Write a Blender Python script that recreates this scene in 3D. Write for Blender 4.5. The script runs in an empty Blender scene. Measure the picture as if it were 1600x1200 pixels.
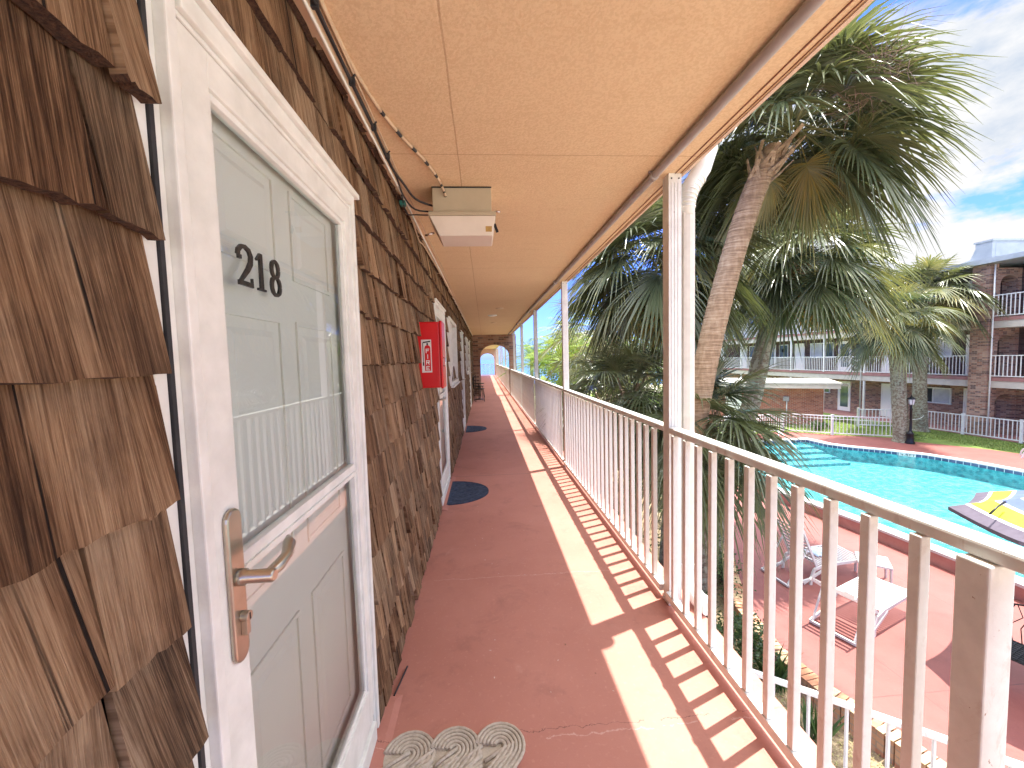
import bpy, bmesh, math, random
from mathutils import Vector, Matrix
R = math.radians
PI = math.pi
rnd = random.Random(7)
sc = bpy.context.scene
col = sc.collection

# ---------------------------------------------------------------- camera
cam = bpy.data.objects.new('camera', bpy.data.cameras.new('camera'))
col.objects.link(cam)
cr = Vector((0.99728662, -0.06879577, -0.02620188))      # right
cd = Vector((-0.0304063, -0.06079626, -0.99768696))      # down
cf = Vector((0.06704367, 0.99577656, -0.06272313))       # forward
m = Matrix((cr, -cd, -cf)).transposed().to_4x4()
m.translation = Vector((0, 0, 1.478))
cam.matrix_world = m
cam.data.sensor_width = 36
cam.data.lens = 622.4 / 1600 * 36
cam.data.clip_start = 0.02
cam.data.clip_end = 20000
sc.camera = cam

# ---------------------------------------------------------------- sky and sun
SUN = Vector((0.27, 0.108, 1)).normalized()
elev = math.asin(SUN.z)
w = bpy.data.worlds.new('World'); sc.world = w; w.use_nodes = True
nt = w.node_tree; nt.nodes.clear()
def N(nt, t, **k):
    n = nt.nodes.new(t)
    for a, b in k.items():
        if a.startswith('i_'):
            n.inputs[a[2:].replace('_', ' ')].default_value = b
        else: setattr(n, a, b)
    return n
wo = N(nt, 'ShaderNodeOutputWorld'); bg = N(nt, 'ShaderNodeBackground')
sky = N(nt, 'ShaderNodeTexSky'); sky.sky_type = 'NISHITA'; sky.sun_disc = False
sky.sun_elevation = elev; sky.sun_rotation = math.atan2(SUN.x, SUN.y)
sky.air_density = 1.0; sky.dust_density = 0.6; sky.ozone_density = 2.0
tc = N(nt, 'ShaderNodeTexCoord')
sep = N(nt, 'ShaderNodeSeparateXYZ'); nt.links.new(tc.outputs['Generated'], sep.inputs[0])
def mth(nt, op, a, b=None, c=None, clamp=False):
    n = nt.nodes.new('ShaderNodeMath'); n.operation = op; n.use_clamp = clamp
    for i, v in enumerate((a, b, c)):
        if v is None: continue
        if isinstance(v, (int, float)): n.inputs[i].default_value = v
        else: nt.links.new(v, n.inputs[i])
    return n.outputs[0]
den = mth(nt, 'MAXIMUM', mth(nt, 'ADD', sep.outputs[2], 0.22), 0.05)
cmb = N(nt, 'ShaderNodeCombineXYZ')
nt.links.new(mth(nt, 'DIVIDE', sep.outputs[0], den), cmb.inputs[0])
nt.links.new(mth(nt, 'DIVIDE', sep.outputs[1], den), cmb.inputs[1])
CLOUD_OFF = (4.41, 2.13, 6.39)
mp = N(nt, 'ShaderNodeMapping'); mp.inputs['Location'].default_value = CLOUD_OFF
mp.inputs['Scale'].default_value = (1, 1, 1.9); nt.links.new(tc.outputs['Generated'], mp.inputs[0])
n1 = N(nt, 'ShaderNodeTexNoise', i_Scale=3.0, i_Detail=9.0, i_Roughness=0.58, i_Distortion=0.15)
nt.links.new(mp.outputs[0], n1.inputs['Vector'])
n2 = N(nt, 'ShaderNodeTexNoise', i_Scale=5.5, i_Detail=8.0, i_Roughness=0.6)
nt.links.new(mp.outputs[0], n2.inputs['Vector'])
cr1 = N(nt, 'ShaderNodeValToRGB')
cr1.color_ramp.elements[0].position = 0.455; cr1.color_ramp.elements[1].position = 0.53
cr1.color_ramp.elements[0].color = (0, 0, 0, 1); cr1.color_ramp.elements[1].color = (1, 1, 1, 1)
def smooth(v, a, c, lo, hi):
    n = nt.nodes.new('ShaderNodeMapRange'); n.interpolation_type = 'SMOOTHSTEP'
    nt.links.new(v, n.inputs[0])
    for i, q in enumerate((a, c, lo, hi)): n.inputs[i+1].default_value = q
    return n.outputs[0]
cover = mth(nt, 'ADD', n1.outputs['Fac'], mth(nt, 'ADD', smooth(sep.outputs[0], 0.42, 0.66, -0.09, 0.085), mth(nt, 'ADD', smooth(sep.outputs[2], 0.40, 0.47, 0.0, -0.10), smooth(sep.outputs[2], 0.52, 0.62, 0.0, 0.34))))  # last term adds full cloud overhead, out of view, as fill light
nt.links.new(cover, cr1.inputs[0])
cr2 = N(nt, 'ShaderNodeValToRGB')
cr2.color_ramp.elements[0].position = 0.36; cr2.color_ramp.elements[1].position = 0.54
cr2.color_ramp.elements[0].color = (0.70, 0.80, 0.95, 1); cr2.color_ramp.elements[1].color = (1.10, 1.10, 1.11, 1)
nt.links.new(n2.outputs['Fac'], cr2.inputs[0])
mx = N(nt, 'ShaderNodeMix', data_type='RGBA')
nt.links.new(cr1.outputs[0], mx.inputs['Factor'])
tint = N(nt, 'ShaderNodeMix', data_type='RGBA', blend_type='MULTIPLY'); tint.inputs['Factor'].default_value = 1
tint.inputs['B'].default_value = (0.13, 0.195, 0.50, 1)
nt.links.new(sky.outputs[0], tint.inputs['A'])
cb_ = nt.nodes.new('ShaderNodeVectorMath'); cb_.operation = 'SCALE'      # unseen overhead clouds, brightness boosted to fill the shaded walkway
nt.links.new(cr2.outputs[0], cb_.inputs[0]); nt.links.new(smooth(sep.outputs[2], 0.50, 0.62, 1.0, 5.5), cb_.inputs['Scale'])
nt.links.new(tint.outputs['Result'], mx.inputs['A']); nt.links.new(cb_.outputs[0], mx.inputs['B'])
nt.links.new(mx.outputs['Result'], bg.inputs[0]); bg.inputs[1].default_value = 0.15
nt.links.new(bg.outputs[0], wo.inputs[0])

sl = bpy.data.lights.new('sun', 'SUN'); sl.energy = 2.0; sl.angle = R(0.5); sl.color = (1, 0.955, 0.88)
so = bpy.data.objects.new('sun', sl); col.objects.link(so)
so.rotation_euler = SUN.to_track_quat('Z', 'Y').to_euler()
so.location = (5, 5, 30)

sc.view_settings.view_transform = 'Standard'; sc.view_settings.look = 'None'
sc.view_settings.exposure = 2.62; sc.view_settings.gamma = 1
sc.view_settings.use_curve_mapping = False
sc.render.engine = 'CYCLES'
sc.cycles.max_bounces = 8; sc.cycles.diffuse_bounces = 5; sc.cycles.transparent_max_bounces = 16
sc.cycles.use_adaptive_sampling = True

# ---------------------------------------------------------------- mesh builder
class MB:
    def __init__(s): s.v = []; s.f = []; s.m = []; s.a = []; s.sm = []
    def add(s, vs, fs, mi=0, a=0.0, smooth=False):
        o = len(s.v); s.v += [tuple(q) for q in vs]
        for f in fs:
            s.f.append([i + o for i in f]); s.m.append(mi); s.a.append(a); s.sm.append(smooth)
    def box(s, x0, x1, y0, y1, z0, z1, mi=0, a=0.0):
        s.add([(x0,y0,z0),(x1,y0,z0),(x1,y1,z0),(x0,y1,z0),(x0,y0,z1),(x1,y0,z1),(x1,y1,z1),(x0,y1,z1)],
              [(0,3,2,1),(4,5,6,7),(0,1,5,4),(1,2,6,5),(2,3,7,6),(3,0,4,7)], mi, a)
    def hexa(s, b, t, mi=0, a=0.0):      # two quads, same winding
        s.add(list(b) + list(t), [(0,3,2,1),(4,5,6,7),(0,1,5,4),(1,2,6,5),(2,3,7,6),(3,0,4,7)], mi, a)
    def beam(s, p, q, wd, h, mi=0, up=(0,0,1), a=0.0):
        p = Vector(p); q = Vector(q); d = (q - p).normalized(); u = Vector(up)
        sd = d.cross(u)
        if sd.length < 1e-4: sd = Vector((1,0,0))
        sd.normalize(); u = sd.cross(d).normalized()
        A = sd*wd/2; B = u*h/2
        s.hexa([p-A-B, p+A-B, q+A-B, q-A-B], [p-A+B, p+A+B, q+A+B, q-A+B], mi, a)
    def prism(s, pts, z0, z1, mi=0, a=0.0):   # pts in xy, ccw
        n = len(pts)
        s.add([(x,y,z0) for x,y in pts] + [(x,y,z1) for x,y in pts],
              [tuple(range(n-1,-1,-1)), tuple(range(n, 2*n))] + [(i,(i+1)%n,(i+1)%n+n,i+n) for i in range(n)], mi, a)
    def extr(s, pts, off, mi=0, a=0.0):       # planar 3d polygon extruded by vector
        n = len(pts); o = Vector(off)
        s.add([Vector(p) for p in pts] + [Vector(p)+o for p in pts],
              [tuple(range(n-1,-1,-1)), tuple(range(n, 2*n))] + [(i,(i+1)%n,(i+1)%n+n,i+n) for i in range(n)], mi, a)
    def tube(s, pts, r, seg=8, mi=0, a=0.0, cap=True, smooth=True):
        pts = [Vector(p) for p in pts]; n = len(pts)
        rs = r if isinstance(r, (list, tuple)) else [r]*n
        prev = None; vs = []
        for i, p in enumerate(pts):
            t = (pts[min(i+1,n-1)] - pts[max(i-1,0)]).normalized()
            if prev is None:
                u = t.orthogonal().normalized()
            else:
                u = (prev - t*prev.dot(t)).normalized()
            prev = u; b = t.cross(u)
            for k in range(seg):
                an = 2*PI*k/seg
                vs.append(p + (u*math.cos(an) + b*math.sin(an))*rs[i])
        fs = [(i*seg+k, i*seg+(k+1)%seg, (i+1)*seg+(k+1)%seg, (i+1)*seg+k) for i in range(n-1) for k in range(seg)]
        s.add(vs, fs, mi, a, smooth)
        if cap:
            o = len(s.v) - len(vs)
            s.f.append([o+k for k in range(seg-1,-1,-1)]); s.m.append(mi); s.a.append(a); s.sm.append(False)
            s.f.append([o+(n-1)*seg+k for k in range(seg)]); s.m.append(mi); s.a.append(a); s.sm.append(False)
    def lathe(s, c, prof, seg=16, mi=0, smooth=True):    # prof (r,z)
        c = Vector(c); vs = []
        for r_, z in prof:
            for k in range(seg):
                an = 2*PI*k/seg; vs.append(c + Vector((r_*math.cos(an), r_*math.sin(an), z)))
        fs = [(i*seg+k, i*seg+(k+1)%seg, (i+1)*seg+(k+1)%seg, (i+1)*seg+k) for i in range(len(prof)-1) for k in range(seg)]
        s.add(vs, fs, mi, 0, smooth)

WM = {}
def obj(name, mb, mats, parent=None, local=False, bevel=0, kind=None, mesh=None):
    if mesh is None:
        me = bpy.data.meshes.new(name)
        vs = mb.v
        if parent is not None and not local:
            im = WM[parent.name].inverted(); vs = [tuple(im @ Vector(v)) for v in vs]
        me.from_pydata(vs, [], mb.f)
        if not isinstance(mats, (list, tuple)): mats = [mats]
        for q in mats: me.materials.append(q)
        me.polygons.foreach_set('material_index', mb.m)
        me.polygons.foreach_set('use_smooth', mb.sm)
        at = me.attributes.new('tone', 'FLOAT', 'FACE'); at.data.foreach_set('value', mb.a)
        me.update()
    else: me = mesh
    o = bpy.data.objects.new(name, me); col.objects.link(o)
    if parent is not None:
        o.parent = parent; WM[o.name] = WM[parent.name]
    else: WM[o.name] = Matrix.Identity(4)
    if bevel:
        b = o.modifiers.new('bevel', 'BEVEL'); b.width = bevel; b.segments = 2; b.limit_method = 'ANGLE'; b.angle_limit = R(40)
    if kind: o['kind'] = kind
    return o
def thing(name, label, cat, loc=(0,0,0), rz=0, group=None):
    o = bpy.data.objects.new(name, None); col.objects.link(o)
    o.location = loc; o.rotation_euler = (0,0,rz); o.empty_display_size = 0.1
    WM[o.name] = Matrix.Translation(loc) @ Matrix.Rotation(rz, 4, 'Z')
    return tag(o, label, cat, group)
def tag(o, label, cat=None, group=None):
    o['label'] = label
    if cat: o['category'] = cat
    if group: o['group'] = group
    return o
def dup(root, loc, rz, label, group=None):
    r = root.copy(); col.objects.link(r); r.location = loc; r.rotation_euler = (0,0,rz); r['label'] = label
    if group: r['group'] = group
    WM[r.name] = Matrix.Translation(loc) @ Matrix.Rotation(rz, 4, 'Z')
    def rec(a, b):
        for ch in [q for q in bpy.data.objects if q.parent == a]:
            c = ch.copy(); col.objects.link(c); c.parent = b; rec(ch, c)
    rec(root, r)
    return r

# ---------------------------------------------------------------- materials
def newmat(name):
    mt = bpy.data.materials.new(name); mt.use_nodes = True
    t = mt.node_tree; t.nodes.clear()
    out = t.nodes.new('ShaderNodeOutputMaterial'); p = t.nodes.new('ShaderNodeBsdfPrincipled')
    t.links.new(p.outputs[0], out.inputs[0])
    return mt, t, p, out
def ramp(t, fac, stops):
    r_ = t.nodes.new('ShaderNodeValToRGB'); e = r_.color_ramp.elements
    while len(e) < len(stops): e.new(0.5)
    for q, (ps, c) in zip(e, stops): q.position = ps; q.color = (*c, 1) if len(c) == 3 else c
    t.links.new(fac, r_.inputs[0]); return r_.outputs[0]
def noise(t, vec, scale, detail=4, rough=0.55, dist=0):
    n = t.nodes.new('ShaderNodeTexNoise'); n.inputs['Scale'].default_value = scale
    n.inputs['Detail'].default_value = detail; n.inputs['Roughness'].default_value = rough
    n.inputs['Distortion'].default_value = dist
    if vec is not None: t.links.new(vec, n.inputs['Vector'])
    return n.outputs['Fac']
def coords(t, kind='Object', scale=(1,1,1), rot=(0,0,0), loc=(0,0,0)):
    c = t.nodes.new('ShaderNodeTexCoord'); mpn = t.nodes.new('ShaderNodeMapping')
    mpn.inputs['Scale'].default_value = scale; mpn.inputs['Rotation'].default_value = rot; mpn.inputs['Location'].default_value = loc
    t.links.new(c.outputs[kind], mpn.inputs[0]); return mpn.outputs[0]
def mixc(t, f, a, b, mode='MIX'):
    n = t.nodes.new('ShaderNodeMix'); n.data_type = 'RGBA'; n.blend_type = mode
    for key, v in (('Factor', f), ('A', a), ('B', b)):
        if isinstance(v, (int, float)): n.inputs[key].default_value = v
        elif isinstance(v, tuple): n.inputs[key].default_value = (*v, 1)
        else: t.links.new(v, n.inputs[key])
    return n.outputs['Result']
def bump(t, p, h, strength, dist):
    b = t.nodes.new('ShaderNodeBump'); b.inputs['Strength'].default_value = strength; b.inputs['Distance'].default_value = dist
    t.links.new(h, b.inputs['Height']); t.links.new(b.outputs[0], p.inputs['Normal']); return b
def pm(name, c1, c2, scale=6, rough=0.6, bs=0.2, bscale=80, bdist=0.002, metallic=0, spec=0.5):
    mt, t, p, out = newmat(name)
    v = coords(t)
    f = noise(t, v, scale, 6, 0.6)
    t.links.new(ramp(t, f, [(0.32, c1), (0.68, c2)]), p.inputs['Base Color'])
    p.inputs['Roughness'].default_value = rough; p.inputs['Metallic'].default_value = metallic
    p.inputs['Specular IOR Level'].default_value = spec
    if bs: bump(t, p, noise(t, v, bscale, 4), bs, bdist)
    return mt
def attr(t, name='tone'):
    a = t.nodes.new('ShaderNodeAttribute'); a.attribute_name = name; return a.outputs['Fac']

M = {}
M['white'] = pm('white_paint', (0.70,0.725,0.68), (0.83,0.855,0.81), 13, 0.45, 0.4, 70, 0.0018)
M['rail'] = pm('rail_paint', (0.68,0.685,0.65), (0.80,0.81,0.775), 14, 0.42, 0.35, 90, 0.0012)
def worn_paint(mt):
    t = mt.node_tree; p = [q for q in t.nodes if q.type == 'BSDF_PRINCIPLED'][0]
    src = p.inputs['Base Color'].links[0].from_socket
    g = ramp(t, noise(t, coords(t, scale=(1,1,0.35)), 17, 7, 0.72, 0.6), [(0.56,(0,0,0)),(0.66,(0.5,0.5,0.5))])
    c = mixc(t, g, src, (0.50,0.44,0.38))
    ch = ramp(t, noise(t, coords(t, loc=(3,1,7)), 46, 6, 0.7), [(0.67,(0,0,0)),(0.69,(1,1,1))])
    c = mixc(t, ch, c, (0.30,0.19,0.13))
    t.links.new(c, p.inputs['Base Color'])
worn_paint(M['rail'])
M['door'] = pm('door_paint', (0.90,0.885,0.81), (0.93,0.915,0.845), 3, 0.4, 0.08, 40, 0.001)
M['dark'] = pm('dark_rubber', (0.012,0.013,0.016), (0.03,0.03,0.035), 20, 0.6)
M['iron'] = pm('black_iron', (0.012,0.012,0.014), (0.03,0.03,0.03), 30, 0.35, 0.2, 120, 0.001, 0.6)
M['black'] = pm('black_number', (0.02,0.022,0.022), (0.07,0.065,0.06), 60, 0.35, 0.1, 120, 0.001, 0.4)
M['bronze'] = pm('nickel_bronze', (0.40,0.36,0.29), (0.54,0.49,0.41), 8, 0.28, 0.1, 60, 0.0006, 0.9)
M['steel'] = pm('steel', (0.5,0.5,0.5), (0.7,0.7,0.7), 8, 0.22, 0.0, 60, 0.001, 1.0)
M['red'] = pm('red_enamel', (0.60,0.006,0.008), (0.68,0.012,0.012), 5, 0.28, 0.05, 30, 0.001)
M['boxtan'] = pm('tan_enamel', (0.42,0.37,0.27), (0.47,0.42,0.31), 7, 0.45, 0.1)
M['boxcream'] = pm('cream_enamel', (0.66,0.60,0.52), (0.72,0.66,0.58), 7, 0.45, 0.1)
M['gold'] = pm('gold_sticker', (0.35,0.2,0.04), (0.5,0.32,0.08), 60, 0.5, 0)
M['greypipe'] = pm('grey_conduit', (0.34,0.31,0.31), (0.42,0.39,0.39), 10, 0.5, 0.1)
M['beigecable'] = pm('beige_cable', (0.50,0.38,0.25), (0.62,0.48,0.33), 20, 0.55, 0.1)
M['trim'] = pm('peach_trim', (0.68,0.52,0.36), (0.75,0.59,0.42), 12, 0.6, 0.2)
M['seam'] = pm('red_brown_seam', (0.16,0.05,0.025), (0.24,0.09,0.05), 30, 0.7, 0)
M['fascia'] = pm('fascia_paint', (0.66,0.50,0.38), (0.74,0.60,0.48), 8, 0.6, 0.2)
M['spout'] = pm('downspout_paint', (0.60,0.58,0.50), (0.72,0.70,0.62), 12, 0.4, 0.1)
M['blind'] = pm('window_blind', (0.45,0.47,0.48), (0.6,0.62,0.62), 3, 0.7, 0)
M['rope'] = pm('braided_rope', (0.42,0.36,0.28), (0.58,0.51,0.42), 60, 0.9, 0.8, 350, 0.002)
M['mat'] = pm('blue_rubber_mat', (0.012,0.022,0.05), (0.045,0.07,0.12), 25, 0.85, 0.9, 90, 0.004)
M['strap'] = pm('white_vinyl_strap', (0.55,0.54,0.52), (0.64,0.63,0.60), 10, 0.4, 0.05)
M['towel'] = pm('pale_blue_towel', (0.42,0.52,0.66), (0.60,0.68,0.78), 9, 0.95, 0.6, 200, 0.004)
M['soil'] = pm('dry_litter_soil', (0.17,0.12,0.07), (0.46,0.36,0.22), 14, 0.95, 1.0, 45, 0.03)
M['grass'] = pm('lawn_base', (0.10,0.17,0.03), (0.22,0.30,0.06), 3, 0.9, 1.0, 120, 0.02)
M['sand'] = pm('pale_sand', (0.45,0.40,0.32), (0.60,0.54,0.44), 0.5, 0.9, 0.3, 8, 0.02)
M['sea'] = pm('sea_water', (0.01,0.07,0.11), (0.02,0.10,0.14), 0.02, 0.12, 0.4, 0.6, 0.1)
M['coping'] = pm('coping_white', (0.44,0.43,0.41), (0.54,0.53,0.51), 4, 0.6, 0.2, 40)
M['pool_wall'] = pm('pool_outer_pink', (0.34,0.15,0.12), (0.42,0.21,0.17), 5, 0.7, 0.3)
M['purple'] = pm('umbrella_violet_grey', (0.08,0.062,0.088), (0.11,0.09,0.12), 8, 0.8, 0.2)
M['yellow'] = pm('umbrella_yellow', (0.36,0.38,0.012), (0.43,0.45,0.025), 8, 0.8, 0.2)
M['blue'] = pm('umbrella_blue', (0.07,0.10,0.25), (0.095,0.13,0.30), 8, 0.8, 0.2)
M['cloth'] = pm('umbrella_white', (0.50,0.50,0.49), (0.57,0.57,0.56), 8, 0.8, 0.2)
M['pinkwall'] = pm('pink_stucco', (0.60,0.40,0.36), (0.68,0.47,0.42), 3, 0.8, 0.4)
M['beam'] = pm('cream_beam', (0.50,0.45,0.38), (0.58,0.53,0.46), 3, 0.7, 0.2)
M['slabred'] = pm('slab_edge_red', (0.28,0.13,0.12), (0.36,0.18,0.16), 3, 0.8, 0.2)
M['roof'] = pm('roof_blue_grey', (0.30,0.335,0.355), (0.38,0.415,0.435), 2, 0.6, 0.2)
M['roofwhite'] = pm('flat_roof_white', (0.34,0.33,0.29), (0.46,0.45,0.40), 1.5, 0.7, 0.2)
M['twig'] = pm('dry_twigs', (0.20,0.13,0.10), (0.36,0.26,0.20), 20, 0.8, 0)
M['brass'] = pm('terracotta', (0.36,0.16,0.09), (0.45,0.21,0.12), 10, 0.7, 0.2)

# weathered cedar shingles
def shingle_mat():
    mt, t, p, out = newmat('weathered_cedar')
    tone = attr(t)
    c = t.nodes.new('ShaderNodeTexCoord')
    s3 = t.nodes.new('ShaderNodeSeparateXYZ'); t.links.new(c.outputs['Object'], s3.inputs[0])
    off = mth(t, 'MULTIPLY', tone, 53.0)
    slant = mth(t, 'MULTIPLY', s3.outputs[2], mth(t, 'MULTIPLY', mth(t, 'SUBTRACT', mth(t, 'FRACT', mth(t, 'MULTIPLY', tone, 17.3)), 0.5), 0.22))
    yy = mth(t, 'ADD', mth(t, 'ADD', s3.outputs[1], slant), 0)
    def vec(sy, sz):
        cb = t.nodes.new('ShaderNodeCombineXYZ')
        t.links.new(off, cb.inputs[0])
        t.links.new(mth(t, 'ADD', mth(t, 'MULTIPLY', yy, sy), off), cb.inputs[1])
        t.links.new(mth(t, 'MULTIPLY', s3.outputs[2], sz), cb.inputs[2]); return cb.outputs[0]
    fine = noise(t, vec(520, 14), 1, 4, 0.65, 0.2)
    mid = noise(t, vec(130, 2.6), 1, 5, 0.65, 0.3)
    broad = noise(t, vec(26, 1.4), 1, 6, 0.65, 0.3)
    patch = noise(t, vec(9, 5), 1, 6, 0.65)
    split = noise(t, vec(48, 0.9), 1, 3, 0.5)
    zone = noise(t, vec(7, 1.6), 1, 3, 0.5)
    g = mth(t, 'ADD', mth(t, 'ADD', mth(t, 'MULTIPLY', fine, 0.26), mth(t, 'MULTIPLY', zone, 0.26)), mth(t, 'ADD', mth(t, 'MULTIPLY', mid, 0.24), mth(t, 'MULTIPLY', broad, 0.24)))
    tr = mth(t, 'MULTIPLY', mth(t, 'SUBTRACT', mth(t, 'FRACT', mth(t, 'MULTIPLY', tone, 7.7)), 0.5), 0.055)
    g = mth(t, 'ADD', g, tr)
    warm = ramp(t, g, [(0.40, (0.035,0.015,0.006)), (0.455, (0.115,0.060,0.029)), (0.51, (0.24,0.142,0.076)), (0.60, (0.44,0.30,0.178))])
    grey = ramp(t, g, [(0.40, (0.03,0.018,0.010)), (0.455, (0.105,0.066,0.038)), (0.51, (0.225,0.152,0.092)), (0.60, (0.42,0.32,0.215))])
    gf = ramp(t, mth(t, 'ADD', mth(t, 'MULTIPLY', patch, 0.7), mth(t, 'MULTIPLY', mth(t, 'FRACT', mth(t, 'MULTIPLY', tone, 3.1)), 0.35)), [(0.42, (0,0,0)), (0.66, (1,1,1))])
    cc = mixc(t, gf, warm, grey)
    cc = mixc(t, ramp(t, patch, [(0.50, (0,0,0)), (0.68, (0.72,0.72,0.72))]), cc, mixc(t, 1.0, cc, (0.48,0.41,0.37), 'MULTIPLY'))
    crk = ramp(t, split, [(0.305, (1,1,1)), (0.33, (0,0,0))])
    cc = mixc(t, crk, cc, (0.012,0.008,0.006))
    t.links.new(cc, p.inputs['Base Color'])
    p.inputs['Roughness'].default_value = 0.82
    p.inputs['Specular IOR Level'].default_value = 0.25
    h = mth(t, 'SUBTRACT', mth(t, 'ADD', mth(t, 'MULTIPLY', fine, 0.5), mid), crk)
    bump(t, p, h, 1.0, 0.005)
    return mt
M['shingle'] = shingle_mat()

# painted concrete walkway with cracks and joints
def walk_mat(name, joints, c1, c2):
    mt, t, p, out = newmat(name)
    v = coords(t)
    f = noise(t, v, 1.6, 8, 0.62)
    cc = ramp(t, f, [(0.3, c1), (0.7, c2)])
    sp = noise(t, v, 55, 3, 0.5)
    cc = mixc(t, ramp(t, sp, [(0.60, (0,0,0)), (0.72, (0.35,0.35,0.35))]), cc, (c2[0]*1.18, c2[1]*1.35, c2[2]*1.4))
    st = noise(t, v, 3.4, 7, 0.7, 0.5)
    cc = mixc(t, ramp(t, st, [(0.54, (0,0,0)), (0.74, (0.55,0.55,0.55))]), cc, (c1[0]*0.60, c1[1]*0.62, c1[2]*0.66))
    cc = mixc(t, ramp(t, noise(t, coords(t, loc=(4,8,2)), 9, 8, 0.75, 1.2), [(0.60,(0,0,0)),(0.72,(0.30,0.30,0.30))]), cc, (c2[0]*1.12, c2[1]*1.5, c2[2]*1.6))
    c = t.nodes.new('ShaderNodeTexCoord'); s3 = t.nodes.new('ShaderNodeSeparateXYZ'); t.links.new(c.outputs['Object'], s3.inputs[0])
    wob = mth(t, 'MULTIPLY', mth(t, 'SUBTRACT', noise(t, v, 7, 6, 0.7), 0.5), 0.10)
    brk = noise(t, coords(t, loc=(9,3,1)), 5, 3)
    jm = None
    for axis, pos, wd, col_, wobble in joints:
        cf_ = mth(t, 'ADD', s3.outputs[axis], mth(t, 'MULTIPLY', wob, wobble))
        d = mth(t, 'ABSOLUTE', mth(t, 'SUBTRACT', cf_, pos))
        k = mth(t, 'LESS_THAN', d, wd)
        if wobble > 0.5: k = mth(t, 'MULTIPLY', k, mth(t, 'GREATER_THAN', brk, 0.43))
        cc = mixc(t, mth(t, 'MULTIPLY', k, 0.75), cc, col_)
        jm = k if jm is None else mth(t, 'MAXIMUM', jm, k)
    t.links.new(cc, p.inputs['Base Color'])
    p.inputs['Roughness'].default_value = 0.62
    h = mth(t, 'ADD', mth(t, 'MULTIPLY', noise(t, v, 160, 4, 0.6), 0.25), mth(t, 'MULTIPLY', noise(t, v, 12, 4), 0.5))
    if jm is not None: h = mth(t, 'SUBTRACT', h, mth(t, 'MULTIPLY', jm, 1.0))
    bump(t, p, h, 0.45, 0.004)
    return mt
DK = (0.12,0.045,0.04)
LT = (0.60,0.38,0.32)
M['walk'] = walk_mat('walkway_paint', [(1,1.46,0.0022,LT,1.0),(1,1.49,0.0012,DK,1.0),(1,2.63,0.002,LT,0.8),(1,5.03,0.004,DK,0.1),(1,5.05,0.002,LT,0.5),(1,8.05,0.004,DK,0.1),(1,11.1,0.004,DK,0.1),(1,14.2,0.004,DK,0.1)],
                     (0.43,0.175,0.130), (0.51,0.225,0.170))
M['deck'] = walk_mat('pool_deck_paint', [(0,5.35,0.006,DK,0.25),(1,4.4,0.006,DK,0.25),(1,8.2,0.006,DK,0.25),(1,1.0,0.006,DK,0.25),(0,7.7,0.005,DK,0.5),(1,18.6,0.006,DK,0.2),(0,19.2,0.006,DK,0.2)],
                     (0.21,0.062,0.050), (0.265,0.086,0.071))

def ceil_mat():
    mt, t, p, out = newmat('peach_textured_ceiling')
    v = coords(t)
    cc = ramp(t, noise(t, v, 0.9, 6, 0.6), [(0.3, (0.73,0.56,0.36)), (0.7, (0.78,0.61,0.40))])
    gr = noise(t, v, 95, 3, 0.6)
    cc = mixc(t, ramp(t, gr, [(0.44, (0.30,0.30,0.30)), (0.56, (0,0,0))]), cc, (0.54,0.37,0.20))
    st = noise(t, coords(t, scale=(1,7,1)), 1.6, 6, 0.65)
    cc = mixc(t, ramp(t, st, [(0.55, (0,0,0)), (0.8, (0.3,0.3,0.3))]), cc, (0.50,0.34,0.18))
    c = t.nodes.new('ShaderNodeTexCoord'); s3 = t.nodes.new('ShaderNodeSeparateXYZ'); t.links.new(c.outputs['Object'], s3.inputs[0])
    wob = mth(t, 'MULTIPLY', mth(t, 'SUBTRACT', noise(t, v, 3, 6, 0.7), 0.5), 0.012)
    jm = None
    for axis, pos in [(0,-0.10),(1,2.02),(1,4.46),(1,6.9),(1,9.34),(1,11.8),(1,14.2),(1,-0.42)]:
        d = mth(t, 'ABSOLUTE', mth(t, 'SUBTRACT', mth(t, 'ADD', s3.outputs[axis], wob), pos))
        k = mth(t, 'LESS_THAN', d, 0.0035)
        cc = mixc(t, mth(t, 'MULTIPLY', k, 0.45), cc, (0.36,0.20,0.11))
        jm = k if jm is None else mth(t, 'MAXIMUM', jm, k)
    t.links.new(cc, p.inputs['Base Color']); p.inputs['Roughness'].default_value = 0.85
    p.inputs['Specular IOR Level'].default_value = 0.2
    bump(t, p, mth(t, 'SUBTRACT', gr, jm), 0.5, 0.004)
    return mt
M['ceil'] = ceil_mat()

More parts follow.
